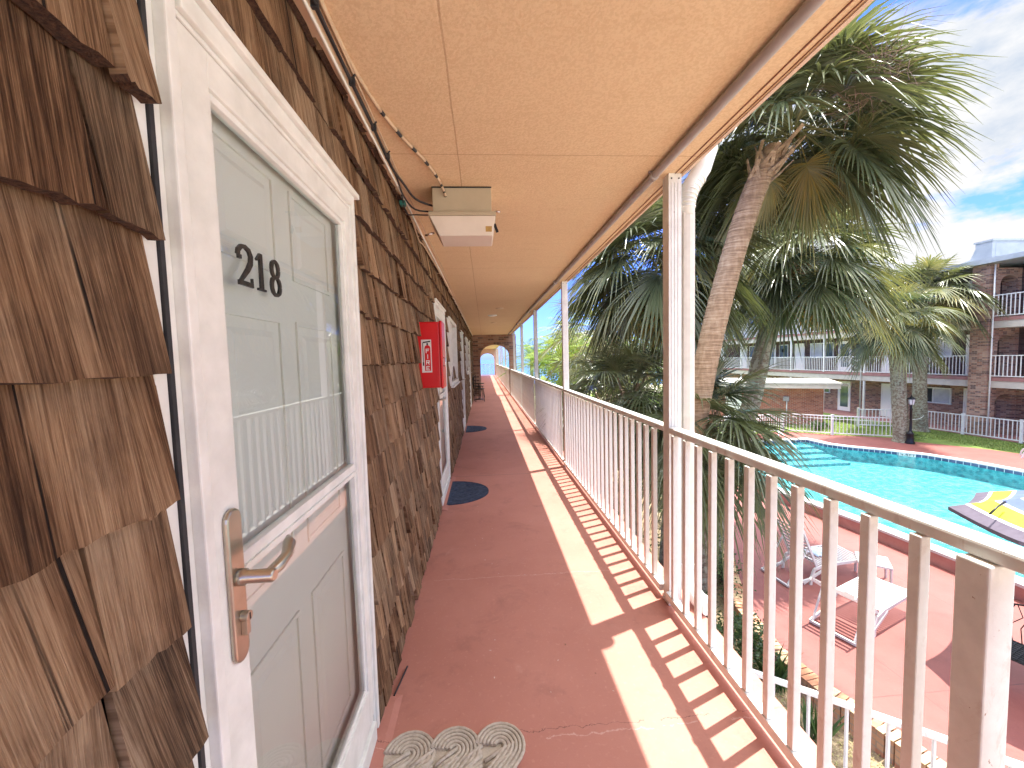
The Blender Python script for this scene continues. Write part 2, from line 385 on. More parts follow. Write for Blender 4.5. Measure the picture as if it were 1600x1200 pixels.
def brick_mat(name, c1, c2, mortar, dark, vmode='xy', bias=0.0):
    mt, t, p, out = newmat(name)
    c = t.nodes.new('ShaderNodeTexCoord'); s3 = t.nodes.new('ShaderNodeSeparateXYZ'); t.links.new(c.outputs['Object'], s3.inputs[0])
    cb = t.nodes.new('ShaderNodeCombineXYZ')
    t.links.new(mth(t, 'ADD', s3.outputs[0], s3.outputs[1]), cb.inputs[0]); t.links.new(s3.outputs[2], cb.inputs[1])
    b = t.nodes.new('ShaderNodeTexBrick'); b.inputs['Scale'].default_value = 1
    b.inputs['Brick Width'].default_value = 0.21; b.inputs['Row Height'].default_value = 0.075; b.inputs['Mortar Size'].default_value = 0.008
    b.inputs['Mortar Smooth'].default_value = 0.2; b.inputs['Bias'].default_value = bias
    b.inputs['Color1'].default_value = (*c1,1); b.inputs['Color2'].default_value = (*c2,1); b.inputs['Mortar'].default_value = (*mortar,1)
    t.links.new(cb.outputs[0], b.inputs['Vector'])
    # a second, coarser random per brick through a voronoi-free white noise on brick cells
    fl = t.nodes.new('ShaderNodeVectorMath'); fl.operation = 'MULTIPLY'; fl.inputs[1].default_value = (1/0.21, 1/0.075, 1)
    t.links.new(cb.outputs[0], fl.inputs[0])
    fr = t.nodes.new('ShaderNodeVectorMath'); fr.operation = 'FLOOR'; t.links.new(fl.outputs[0], fr.inputs[0])
    wn = t.nodes.new('ShaderNodeTexWhiteNoise'); t.links.new(fr.outputs[0], wn.inputs[0])
    k = ramp(t, wn.outputs['Value'], [(0.55, (0,0,0)), (0.9, (0.85,0.85,0.85))])
    notm = mth(t, 'SUBTRACT', 1, b.outputs['Fac'])
    cc = mixc(t, mth(t, 'MULTIPLY', k, notm), b.outputs['Color'], dark)
    cc = mixc(t, mth(t, 'MULTIPLY', ramp(t, noise(t, coords(t), 1.2, 5), [(0.4,(0,0,0)),(0.7,(1,1,1))]), 0.35), cc, (c1[0]*0.5, c1[1]*0.5, c1[2]*0.5))
    t.links.new(cc, p.inputs['Base Color']); p.inputs['Roughness'].default_value = 0.85
    bump(t, p, mth(t, 'ADD', mth(t, 'MULTIPLY', noise(t, coords(t), 40, 4), 0.3), notm), 0.6, 0.008)
    return mt
M['brick'] = brick_mat('multi_brown_brick', (0.33,0.155,0.10), (0.47,0.31,0.22), (0.36,0.30,0.25), (0.10,0.06,0.055))
M['brick_red'] = brick_mat('orange_red_brick', (0.42,0.125,0.07), (0.50,0.19,0.11), (0.46,0.36,0.30), (0.26,0.075,0.05))
M['edgebrick'] = brick_mat('edging_brick', (0.50,0.27,0.15), (0.58,0.38,0.22), (0.34,0.27,0.20), (0.42,0.17,0.09))
M['dark_shingle'] = brick_mat('far_shingle_siding', (0.10,0.06,0.05), (0.15,0.095,0.08), (0.05,0.03,0.03), (0.055,0.035,0.03))

def glass_mat(name, ior=1.5, tintc=(0.94,0.96,0.95), bmp=0.0):
    mt, t, p, out = newmat(name); t.nodes.remove(p)
    tr = t.nodes.new('ShaderNodeBsdfTransparent'); tr.inputs[0].default_value = (*tintc,1)
    gl = t.nodes.new('ShaderNodeBsdfGlossy'); gl.inputs['Roughness'].default_value = 0.0
    fr = t.nodes.new('ShaderNodeFresnel'); fr.inputs[0].default_value = ior
    mxs = t.nodes.new('ShaderNodeMixShader')
    t.links.new(fr.outputs[0], mxs.inputs[0]); t.links.new(tr.outputs[0], mxs.inputs[1]); t.links.new(gl.outputs[0], mxs.inputs[2])
    t.links.new(mxs.outputs[0], out.inputs[0])
    if bmp:
        b = t.nodes.new('ShaderNodeBump'); b.inputs['Strength'].default_value = bmp; b.inputs['Distance'].default_value = 0.003
        t.links.new(noise(t, coords(t), 2.2, 2), b.inputs['Height'])
        t.links.new(b.outputs[0], gl.inputs['Normal'])
    return mt
M['glass'] = glass_mat('storm_glass', 1.72, (0.985,0.985,0.98), 0.10)
def darkglass():
    mt, t, p, out = newmat('window_pane')
    t.links.new(ramp(t, noise(t, coords(t), 0.8, 3), [(0.4,(0.035,0.05,0.06)),(0.65,(0.12,0.16,0.18))]), p.inputs['Base Color'])
    p.inputs['Roughness'].default_value = 0.05; p.inputs['Specular IOR Level'].default_value = 0.8
    return mt
M['pane'] = darkglass()

def water_mat():
    mt, t, p, out = newmat('pool_water'); t.nodes.remove(p)
    tr = t.nodes.new('ShaderNodeBsdfTransparent'); tr.inputs[0].default_value = (0.86,0.985,0.99,1)
    gl = t.nodes.new('ShaderNodeBsdfGlossy'); gl.inputs['Roughness'].default_value = 0.02
    fr = t.nodes.new('ShaderNodeFresnel'); fr.inputs[0].default_value = 1.33
    mxs = t.nodes.new('ShaderNodeMixShader')
    b = t.nodes.new('ShaderNodeBump'); b.inputs['Strength'].default_value = 1.0; b.inputs['Distance'].default_value = 0.07
    t.links.new(noise(t, coords(t), 7.0, 4, 0.6, 0.6), b.inputs['Height'])
    t.links.new(b.outputs[0], gl.inputs['Normal']); t.links.new(b.outputs[0], fr.inputs['Normal'])
    t.links.new(fr.outputs[0], mxs.inputs[0]); t.links.new(tr.outputs[0], mxs.inputs[1]); t.links.new(gl.outputs[0], mxs.inputs[2])
    t.links.new(mxs.outputs[0], out.inputs[0])
    return mt
M['water'] = water_mat()
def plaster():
    mt, t, p, out = newmat('pool_plaster_ripple_light')
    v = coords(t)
    vo = t.nodes.new('ShaderNodeTexVoronoi'); vo.feature = 'SMOOTH_F1'; vo.inputs['Scale'].default_value = 7  # cell mottling in the plaster colour imitates caustic ripple light
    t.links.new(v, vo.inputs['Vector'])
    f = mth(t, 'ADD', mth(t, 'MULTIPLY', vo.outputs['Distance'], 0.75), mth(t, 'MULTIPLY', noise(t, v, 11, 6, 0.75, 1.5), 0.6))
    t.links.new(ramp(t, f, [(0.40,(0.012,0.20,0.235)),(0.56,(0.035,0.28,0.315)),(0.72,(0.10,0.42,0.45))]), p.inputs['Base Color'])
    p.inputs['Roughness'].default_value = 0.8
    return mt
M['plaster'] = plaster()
def tile_mat():
    mt, t, p, out = newmat('navy_tile')
    c = t.nodes.new('ShaderNodeTexCoord'); s3 = t.nodes.new('ShaderNodeSeparateXYZ'); t.links.new(c.outputs['Object'], s3.inputs[0])
    u = mth(t, 'FRACT', mth(t, 'DIVIDE', mth(t, 'SUBTRACT', s3.outputs[0], s3.outputs[1]), 0.235))
    k = mth(t, 'LESS_THAN', u, 0.09)
    base = ramp(t, noise(t, coords(t), 3, 3), [(0.35,(0.035,0.045,0.10)),(0.65,(0.08,0.09,0.17))])
    t.links.new(mixc(t, k, base, (0.45,0.48,0.5)), p.inputs['Base Color']); p.inputs['Roughness'].default_value = 0.25
    return mt
M['tile'] = tile_mat()

def leaf_mat(name, stops, trans=0.25, rough=0.38):
    mt, t, p, out = newmat(name)
    tone = attr(t)
    nz = mth(t, 'MULTIPLY', mth(t, 'SUBTRACT', noise(t, coords(t), 5, 4), 0.5), 0.16)
    cc = ramp(t, mth(t, 'ADD', tone, nz, clamp=True), stops)
    t.links.new(cc, p.inputs['Base Color']); p.inputs['Roughness'].default_value = rough
    p.inputs['Specular IOR Level'].default_value = 0.6
    tl = t.nodes.new('ShaderNodeBsdfTranslucent')
    t.links.new(mixc(t, 1.0, cc, (1.4,1.35,0.8), 'MULTIPLY'), tl.inputs[0])
    ms = t.nodes.new('ShaderNodeMixShader'); ms.inputs[0].default_value = trans
    t.links.new(p.outputs[0], ms.inputs[1]); t.links.new(tl.outputs[0], ms.inputs[2]); t.links.new(ms.outputs[0], out.inputs[0])
    return mt
M['leaf'] = leaf_mat('sabal_leaf', [(0.0,(0.050,0.070,0.036)),(0.35,(0.125,0.145,0.068)),(0.6,(0.24,0.23,0.10)),(0.8,(0.36,0.27,0.07)),(0.92,(0.42,0.23,0.07)),(1.0,(0.24,0.16,0.10))], 0.26, 0.30)
M['leafbright'] = leaf_mat('bright_leaf', [(0.0,(0.07,0.15,0.03)),(0.4,(0.14,0.24,0.04)),(0.7,(0.28,0.34,0.06)),(1.0,(0.45,0.40,0.10))], 0.35)
M['bush'] = leaf_mat('bush_leaf', [(0.0,(0.03,0.065,0.02)),(0.5,(0.07,0.13,0.03)),(1.0,(0.22,0.28,0.07))], 0.2, 0.5)
M['grassblade'] = leaf_mat('grass_blade', [(0.0,(0.09,0.16,0.03)),(0.5,(0.2,0.28,0.06)),(1.0,(0.42,0.36,0.16))], 0.3, 0.7)

def trunk_mat(name, c1, c2, c3, ring=26, lichen=None):
    mt, t, p, out = newmat(name)
    v = coords(t, scale=(1,1,1))
    rg = noise(t, coords(t, scale=(1.6,1.6,ring)), 1.4, 5, 0.7, 0.5)
    sp = noise(t, coords(t, scale=(9,9,3)), 2, 5, 0.6)
    cc = ramp(t, mth(t, 'ADD', mth(t, 'MULTIPLY', rg, 0.7), mth(t, 'MULTIPLY', sp, 0.3)), [(0.34,c1),(0.5,c2),(0.66,c3)])
    if lichen:
        cc = mixc(t, ramp(t, noise(t, v, 11, 6, 0.65), [(0.47,(0,0,0)),(0.56,(0.9,0.9,0.9))]), cc, lichen)
    t.links.new(cc, p.inputs['Base Color']); p.inputs['Roughness'].default_value = 0.9
    bump(t, p, mth(t, 'ADD', rg, mth(t, 'MULTIPLY', sp, 0.4)), 0.9, 0.02)
    return mt
M['trunk'] = trunk_mat('ringed_tan_trunk', (0.13,0.075,0.04), (0.31,0.205,0.12), (0.50,0.38,0.25))
M['trunk2'] = trunk_mat('lichen_grey_trunk', (0.07,0.055,0.035), (0.17,0.14,0.09), (0.30,0.26,0.18), 20, (0.30,0.31,0.22))
M['boots'] = trunk_mat('old_leaf_boots', (0.10,0.06,0.04), (0.27,0.19,0.12), (0.50,0.40,0.28), 5)

# ================================================================ our walkway
FL_Y0, FL_Y1 = -3.9, 38.0
G = -2.85                      # courtyard ground level
b = MB(); b.box(-0.75, 1.20, FL_Y0, FL_Y1, -0.28, 0)
obj('walkway', b, M['walk'], kind='structure')
b = MB(); b.box(-0.75, 1.125, FL_Y0, FL_Y1, 2.48, 2.75)
obj('ceiling', b, M['ceil'], kind='structure')
b = MB(); b.box(1.1252, 1.142, FL_Y0, FL_Y1, 2.474, 2.752); b.box(1.082, 1.0865, FL_Y0, FL_Y1, 2.4765, 2.482, 1); b.box(1.112, 1.1145, FL_Y0, FL_Y1, 2.4765, 2.482, 1)
o = obj('fascia_board', b, [M['fascia'], M['seam']]); tag(o, 'peach painted board edging the ceiling above the railing', 'trim board')

# ---- wall with shingles
WX = -0.502                    # sheathing face
DO = {'a': (0.642, 1.556, 2.095), 'b': (3.93, 4.90, 2.08), 'c': (8.05, 9.0, 2.08), 'd': (12.1, 13.05, 2.08)}
WI = [(5.3, 6.6, 1.14, 2.06), (10.0, 11.2, 1.14, 2.06)]
wall = thing('shingled_wall', 'long wall clad in weathered brown cedar shingles beside the walkway', 'wall', (WX, 0, 0))
b = MB()
ys = sorted([(a, c, 0.0, h) for a, c, h in DO.values()] + WI)
cur = FL_Y0
for a, c, z0, z1 in ys:
    b.box(WX-0.12, WX, cur, a, 0, 2.479)
    if z0 > 0: b.box(WX-0.12, WX, a, c, 0, z0)
    b.box(WX-0.12, WX, a, c, z1, 2.479)
    cur = c
b.box(WX-0.12, WX, cur, 16.3, 0, 2.479)
obj('sheathing', b, M['dark'], wall)
sh = MB(); r = random.Random(11)
EXP = 0.19
def blocked(y0, y1, z0, z1):
    for a, c, q0, q1 in ys:
        if y0 < c - 0.004 and y1 > a + 0.004 and z0 < q1 - 0.01 and z1 > q0 + 0.01: return (a, c, q0, q1)
    return None
def shingle(y0, y1, zb, near):
    zt = min(zb + EXP*1.55, 2.478)
    th = r.uniform(0.015, 0.024); lift = r.uniform(0.004, 0.014) + (0.024 if y0 < 0.7 else 0.016)
    n = (9 if y0 < 0.7 else 5) if near else 2
    xb = WX + lift; xt = WX + 0.006
    cup = r.uniform(-0.006, 0.010); sk = r.uniform(-0.006, 0.006); dip = r.uniform(-0.012, 0.012)
    vs = []
    for i in range(n):
        u = i/(n-1); y = y0 + (y1-y0)*u
        k = cup*(4*(u-.5)**2)
        jb = (r.uniform(-0.0032, 0.0032) if near else 0) + dip*(u-.5)
        z_b = zb + jb
        ins = 0.0
        vs.append((xb + k, y, z_b))                 # back bottom
        vs.append((xb + th + k, y, z_b + 0.002*r.random()))           # front bottom
        yt = y + sk
        zm = zb + (zt-zb)*0.45
        vs.append((xb + (xt-xb)*0.45 + th*0.62 + k*0.5, y + sk*0.45, zm))
        vs.append((xt + 0.003, yt, zt)); vs.append((xt, yt, zt))
    fs = []
    for i in range(n-1):
        a, c = i*5, (i+1)*5
        fs += [(a, a+1, c+1, c), (a+1, a+2, c+2, c+1), (a+2, a+3, c+3, c+2), (a+3, a+4, c+4, c+3)]
    fs += [(0, 4, 3, 2, 1), ((n-1)*5, (n-1)*5+1, (n-1)*5+2, (n-1)*5+3, (n-1)*5+4)]
    # winding so that normals face +x
    fs = [tuple(reversed(f)) for f in fs]
    tn = r.random()
    butt = [fs[4*i] for i in range(n-1)]; rest = [f for k, f in enumerate(fs) if not (k < 4*(n-1) and k % 4 == 0)]
    sh.add(vs, rest, 0, tn); o_ = len(sh.v)-len(vs)
    for f in butt: sh.f.append([i+o_ for i in f]); sh.m.append(1); sh.a.append(tn); sh.sm.append(False)
kk = -1
z = 0.14 - EXP
while z < 2.46:
    kk += 1
    zb = max(z, 0.012) + r.uniform(-0.004, 0.004)
    y = -2.2 - r.random()*0.1
    while y < 16.28:
        near = y < 5
        wdt = r.choice([r.uniform(0.075, 0.12), r.uniform(0.11, 0.17), r.uniform(0.15, 0.23)])
        if y < 0.9: wdt = r.uniform(0.11, 0.19)
        elif y > 1.5: wdt *= 0.68
        y1 = min(y + wdt, 16.29)
        nx_ = [q for q in ys if q[0] > y - 1e-6 and zb < q[3]-0.01 and (zb >= q[2]-0.01 or q[2] == 0) and zb + EXP <= q[3] + 0.03 and y1 > q[0] - 0.075]
        if nx_:
            a = nx_[0][0]
            if a - y > 0.03: shingle(y + 0.0015, a - r.uniform(-0.006, 0.008) - (0.028 if a < 1 else 0.0), zb, near)
            y = nx_[0][1] + 0.001; continue
        bl = blocked(y, y1, zb, zb + EXP)
        if bl is None:
            shingle(y + 0.0015, y1 - (0.0025 if y < 1.5 or r.random() < .5 else r.uniform(.003,.009)), zb + (r.uniform(-0.003,0.003) if r.random() < .7 else r.uniform(-0.012, 0.010)), near)
        else:
            a, c, q0, q1 = bl
            if q0 <= zb and zb + EXP <= q1 + 0.02 or True:
                ov = 0.0
                # trim the shingle against the opening, irregular ends
                top = zb + EXP
                if zb < q1 - 0.01 and zb > q0 - EXP:
                    if zb >= q0 - 0.01 or q0 == 0:
                        if a - y > 0.035: shingle(y + 0.0015, a - r.uniform(-0.012, 0.012) - (0.03 if a < 1 else 0.0), zb, near)
                        if y1 - c > 0.035: shingle(c + r.uniform(0.0, 0.008), y1 - 0.0025, zb, near)
                        elif y1 > c: y1 = c
                        if zb + EXP > q1 + 0.03 and y1 > a:
                            shingle(max(y, a-.01) + 0.0015, min(y1, c+.01) - 0.0025, q1 + 0.006, near)
                            if y1 < c: y = y1; continue
                    else:
                        shingle(y + 0.0015, y1 - 0.0025, zb, near)
                else: shingle(y + 0.0015, y1 - 0.0025, zb, near)
        y = y1
        # short piece starting right after an opening
        bl2 = blocked(y, y + 0.01, zb, zb + EXP)
        if bl2 and zb + EXP > bl2[3] + 0.03: continue
        if bl2 and zb < bl2[3] - 0.01 and (zb >= bl2[2] - 0.01 or bl2[2] == 0):
            y = bl2[1]
    z += EXP
obj('shingles', sh, [M['shingle'], pm('shingle_end_grain', (0.022,0.012,0.008), (0.11,0.055,0.03), 160, 0.95, 1.0, 400, 0.004)], wall)
# inside of the building behind the wall: dark rooms
b = MB(); b.box(-3.2, -0.76, FL_Y0, 16.3, -0.28, 2.9)
o = obj('building_core', b, M['dark_shingle'], kind='structure')

# ---- white mouldings where wall meets ceiling
b = MB(); b.box(-0.500, -0.450, -2.2, 16.28, 2.452, 2.4795); b.box(-0.450, -0.428, -2.2, 16.28, 2.468, 2.4795)
o = obj('ceiling_moulding', b, M['trim'], bevel=0.003); tag(o, 'peach strip moulding running where shingle wall meets ceiling', 'moulding')

# ---- doors
def casing_pts(): pass
def six_panel(mb, x, y0, y1, z0, z1):
    """door leaf at x with raised panels, face towards +x"""
    mb.box(x-0.04, x, y0, y1, z0, z1)
    W = y1-y0; st = W*0.13; mid = W*0.1; pw = (W-2*st-mid)/2
    for (pz0, pz1) in ((z0+0.24, z0+0.78), (z0+0.93, z0+1.55), (z0+1.66, z0+1.90)):
        for py in (y0+st, y0+st+pw+mid):
            # groove frame and raised field
            for (ya, yb, za, zb_) in ((py, py+pw, pz0, pz0+0.012), (py, py+pw, pz1-0.012, pz1), (py, py+0.012, pz0+0.012, pz1-0.012), (py+pw-0.012, py+pw, pz0+0.012, pz1-0.012)):
                mb.box(x, x+0.006, ya, yb, za, zb_)
            i = 0.035
            mb.hexa([(x,py+i,pz0+i),(x,py+pw-i,pz0+i),(x,py+pw-i,pz1-i),(x,py+i,pz1-i)],
                    [(x+0.006,py+i+0.015,pz0+i+0.015),(x+0.006,py+pw-i-0.015,pz0+i+0.015),(x+0.006,py+pw-i-0.015,pz1-i-0.015),(x+0.006,py+i+0.015,pz1-i-0.015)])
def digit_strokes():
    two = [(-.28,.52),(-.34,.66),(-.30,.82),(-.16,.95),(.02,1.0),(.2,.95),(.31,.82),(.33,.66),(.27,.5),(.14,.34),(-.02,.19),(-.2,.06)]
    return two
def stroke(mb, pts, ws, x0, x1, oy, oz, s):
    """ribbon with varying width in the y,z plane, extruded along x; local (u,v) -> (oy+u*s, oz+v*s)"""
    n = len(pts); L = []; Rr = []
    for i, (u, v) in enumerate(pts):
        a = pts[max(i-1,0)]; c = pts[min(i+1,n-1)]
        dx, dy = c[0]-a[0], c[1]-a[1]; l = math.hypot(dx, dy) or 1
        nx, ny = -dy/l, dx/l; h = ws[i]/2
        L.append((u+nx*h, v+ny*h)); Rr.append((u-nx*h, v-ny*h))
    for i in range(n-1):
        q = [Rr[i], Rr[i+1], L[i+1], L[i]]
        mb.hexa([(x0, oy+u*s, oz+v*s) for u, v in q], [(x1, oy+u*s, oz+v*s) for u, v in q])
def num218(mb, x0, x1, y, z, s):
    # 2
    p = [(.1,.74),(.13,.86),(.25,.97),(.42,1.0),(.58,.94),(.66,.80),(.63,.62),(.5,.44),(.32,.26),(.13,.07)]
    stroke(mb, p, [.12,.12,.11,.10,.13,.15,.15,.13,.10,.07], x0, x1, y, z, s)
    stroke(mb, [(.10,.70),(.22,.70)], [.10,.10], x0, x1+.0003, y, z, s)
    stroke(mb, [(.08,.06),(.68,.06)], [.12,.12], x0, x1+.0002, y, z, s)
    stroke(mb, [(.66,.0),(.66,.24)], [.07,.05], x0, x1-.0003, y, z, s)
    # 1
    y2 = y + s*.86
    stroke(mb, [(.25,.0),(.25,1.0)], [.15,.13], x0, x1, y2, z, s)
    stroke(mb, [(.05,.80),(.24,.96)], [.06,.11], x0, x1+.0002, y2, z, s)
    stroke(mb, [(.06,.03),(.44,.03)], [.06,.06], x0, x1-.0002, y2, z, s)
    # 8
    y3 = y + s*1.56; 
    for (cu, cv, ru, rv, k) in ((.3,.745,.185,.235,0),(.3,.26,.225,.26,.0004)):
        pts = [(cu+ru*math.cos(2*PI*i/18), cv+rv*math.sin(2*PI*i/18)) for i in range(19)]
        ws = [.135 if abs(math.cos(2*PI*i/18)) > .6 else .09 for i in range(19)]
        stroke(mb, pts, ws, x0, x1+k, y3, z, s)

def storm_door(key, label, detail, group=None):
    a, c, top = DO[key]
    t = thing('storm_door', label, 'door', (-0.50, a, 0), 0)
    # outer casing: stepped moulding, left jamb, right jamb, head
    b = MB()
    XO = -0.455
    def jamb(y0, y1, side):
        # three steps from outside towards the leaf
        s_ = 1 if side > 0 else -1
        w_ = y1-y0
        b.box(-0.60, XO-0.022, y0, y0+w_*0.34, 0.04, top) if side > 0 else b.box(-0.60, XO-0.022, y1-w_*0.34, y1, 0.04, top)
        b.box(-0.60, XO-0.004, y0+w_*0.34, y0+w_*0.80, 0.04, top) if side > 0 else b.box(-0.60, XO-0.004, y0+w_*0.20, y1-w_*0.34, 0.04, top)
        b.box(-0.60, XO-0.014, y0+w_*0.80, y1, 0.04, top) if side > 0 else b.box(-0.60, XO-0.014, y0, y0+w_*0.20, 0.04, top)
    jamb(a+0.003, a+0.052, 1); jamb(c-0.050, c-0.003, -1)
    b.box(-0.60, XO-0.002, a+0.0525, c-0.0505, top-0.052, top-0.014)
    b.box(-0.60, XO+0.010, a+0.0, c-0.0, top-0.0135, top+0.004)
    b.box(-0.60, XO-0.012, a+0.0525, c-0.0505, top-0.062, top-0.0525)
    obj('casing', b, M['white'], t, bevel=0.003)
    b = MB(); b.box(-0.60, -0.474, a-0.006, a+0.0025, 0.02, top); obj('weather_strip', b, M['dark'], t)
    b = MB(); b.box(-0.56, -0.478, a-0.030, a-0.0065, 0.02, top-.002); obj('side_trim', b, M['white'], t, bevel=0.002)
    b = MB(); b.box(-0.62, -0.462, a+0.053, c-0.051, 0.0, 0.085); b.box(-0.62, -0.474, a+0.053, c-0.051, 0.0855, 0.114); obj('threshold', b, M['white'], t, bevel=0.004)
    # storm leaf
    y0, y1, z0, z1 = a+0.056, c-0.054, 0.118, top-0.064
    xf, xb = -0.470, -0.502
    gl0, gl1, gz0, gz1 = y0+0.084, y1-0.060, 0.262, z1-0.075
    b = MB()
    b.box(xb, xf, y0, gl0-0.014, z0, z1); b.box(xb, xf, gl1+0.014, y1, z0, z1)
    b.box(xb, xf, gl0-0.014, gl1+0.014, gz1+0.014, z1); b.box(xb, xf, gl0-0.014, gl1+0.014, z0, gz0-0.014)
    obj('leaf_frame', b, M['white'], t, bevel=0.002)
    b = MB(); q = 0.014
    b.box(xb+.002, xf-0.007, gl0-q, gl0, gz0-q, gz1+q); b.box(xb+.002, xf-0.007, gl1, gl1+q, gz0-q, gz1+q)
    b.box(xb+.002, xf-0.007, gl0, gl1, gz1, gz1+q); b.box(xb+.002, xf-0.007, gl0, gl1, gz0-q, gz0)
    obj('glazing_bead', b, M['white'], t, bevel=0.002)
    b = MB(); b.box(xb+0.004, xf-0.006, gl0, gl1, 1.075, 1.118); b.box(xb+0.004, xf-0.001, gl0, gl1, 1.086, 1.094)
    obj('middle_bar', b, M['white'], t, bevel=0.002)
    b = MB(); b.add([(xb+.012,gl0,1.118),(xb+.012,gl1,1.118),(xb+.012,gl1,gz1),(xb+.012,gl0,gz1)],[(0,1,2,3)]); obj('upper_pane', b, M['glass'], t)
    b = MB(); b.add([(xb+.019,gl0,gz0),(xb+.019,gl1,gz0),(xb+.008,gl1,1.075),(xb+.008,gl0,1.075)],[(0,1,2,3)]); obj('lower_pane', b, M['glass'], t)
    # inner door, stops
    b = MB(); six_panel(b, -0.516, a+0.06, c-0.058, 0.045, top-0.07)
    o_ = obj('inner_door', b, M['door'], t, bevel=0.0015)
    b = MB(); b.box(-0.655, -0.6, a-0.02, a+0.053, 0.0, top+0.02); b.box(-0.6, -0.504, a+.0531, a+.0595, 0.045, top-.07); b.box(-0.6, -0.504, c-.0575, c-.0511, 0.045, top-.07)
    b.box(-0.655, -0.6, c-0.051, c+0.02, 0.0, top+0.02); b.box(-0.655,-0.6, a+0.053, c-0.051, top-0.07, top+0.02)
    obj('jamb', b, M['white'], t)
    if detail:
        b = MB(); num218(b, xb+0.0137, xb+0.0185, gl0+0.056, 1.642, 0.081)
        obj('house_number', b, M['black'], t)
        hy = y0+0.040; ang = 14
        b = MB(); pts = []
        for sgn, zc in ((1, 1.2), (-1, 0.955)):
            for k in range(9):
                an = PI*k/8 if sgn > 0 else PI + PI*k/8
                pts.append((hy+0.0215*math.cos(an), zc+sgn*0 + 0.0215*math.sin(an)))
        b.extr([(xf, y, z_) for y, z_ in pts], (0.010, 0, 0))
        h = obj('handle_plate', b, M['bronze'], t, bevel=0.004)
        b = MB(); b.tube([(xf+0.010, hy, 1.093), (xf+0.022, hy, 1.093), (xf+0.024, hy, 1.093), (xf+0.070, hy+.001, 1.093), (xf+0.074, hy+.001, 1.093)], [0.015, 0.015, 0.0115, 0.0125, 0.009], 18)
        b.tube([(xf+0.060, hy, 1.093), (xf+0.066, hy+0.03, 1.097), (xf+0.069, hy+0.055, 1.104), (xf+0.060, hy+0.085, 1.114), (xf+0.046, hy+0.11, 1.118)], [0.010, 0.0115, 0.010, 0.0125, 0.004], 14)
        obj('lever', b, M['bronze'], h)
        b = MB(); b.tube([(xf+0.010, hy+0.002, 1.018), (xf+0.024, hy+0.002, 1.018)], 0.0095, 16); b.box(xf+0.010, xf+0.021, hy-0.0035, hy+0.0075, 0.984, 1.012)
        k = obj('lock_cylinder', b, M['bronze'], h, bevel=0.001)
        b = MB(); b.box(xf+0.0241, xf+0.0248, hy+0.0005, hy+0.0035, 1.012, 1.024); obj('keyhole', b, M['dark'], k)
    else:
        b = MB(); b.box(xf, xf+0.01, y0+0.02, y0+0.05, 0.97, 1.2); b.tube([(xf+0.01, y0+0.035, 1.09), (xf+0.06, y0+0.035, 1.09), (xf+0.06, y0+0.13, 1.1)], 0.009, 8)
        obj('handle', b, M['bronze'], t)
    return t
storm_door('a', 'nearest white framed glass storm door numbered 218 with a satin lever handle', True)
storm_door('b', 'second white storm door, just past the red extinguisher cabinet', False)
storm_door('c', 'third white storm door, beyond the first white framed window', False)
storm_door('d', 'farthest white storm door on the shingle wall, near the brick arch', False)

for i, (a, c, z0, z1) in enumerate(WI):
    t = thing('wall_window', ['white framed window between the red cabinet door and the next door', 'far white framed window on the shingle wall near the brick arch'][i], 'window', (-0.5, a, z0))
    b = MB(); f = 0.055
    b.box(-0.62, -0.44, a+.002, a+f, z0, z1); b.box(-0.62, -0.44, c-f, c-.002, z0, z1); b.box(-0.62, -0.44, a+f, c-f, z1-f, z1); b.box(-0.62, -0.43, a+f, c-f, z0, z0+f)
    b.box(-0.60, -0.47, (a+c)/2-.02, (a+c)/2+.02, z0+f, z1-f)
    obj('frame', b, M['white'], t, bevel=0.003)
    b = MB(); b.box(-0.56, -0.553, a+f, c-f, z0+f, z1-f); obj('pane', b, M['pane'], t)
    b = MB(); zz = z0+f+0.01
    obj('sill', (lambda q: (q.box(-0.45, -0.41, a-0.01, c+0.01, z0-0.022, z0-0.001), q)[1])(MB()), M['white'], t)

# ---- fire extinguisher cabinet
t = thing('fire_cabinet', 'bright red fire extinguisher cabinet with FIRE label fixed to the shingle wall', 'fire cabinet', (-0.5, 2.96, 1.27))
fy0, fy1, fx0, fx1, fz0, fz1 = 2.96, 3.17, -0.49, -0.325, 1.28, 1.765
b = MB(); b.box(fx0, fx1, fy0, fy1, fz0, fz1); obj('case', b, M['red'], t, bevel=0.008)
b = MB(); b.box(fx1+0.0006, fx1+0.020, fy0-0.006, fy1+0.006, fz0-0.006, fz1+0.006); dcase = obj('door', b, M['red'], t, bevel=0.007)
b = MB(); b.tube([(fx1+0.02, fy0+0.02, 1.5), (fx1+0.035, fy0+0.02, 1.5), (fx1+0.035, fy0+0.02, 1.44), (fx1+0.02, fy0+0.02, 1.44)], 0.004, 6); obj('pull', b, M['steel'], dcase)
lx0, lx1, lz0, lz1 = -0.458, -0.385, 1.395, 1.635
b = MB(); b.box(lx0, lx1, fy0-0.0012, fy0-0.0002, lz0, lz1, 0)
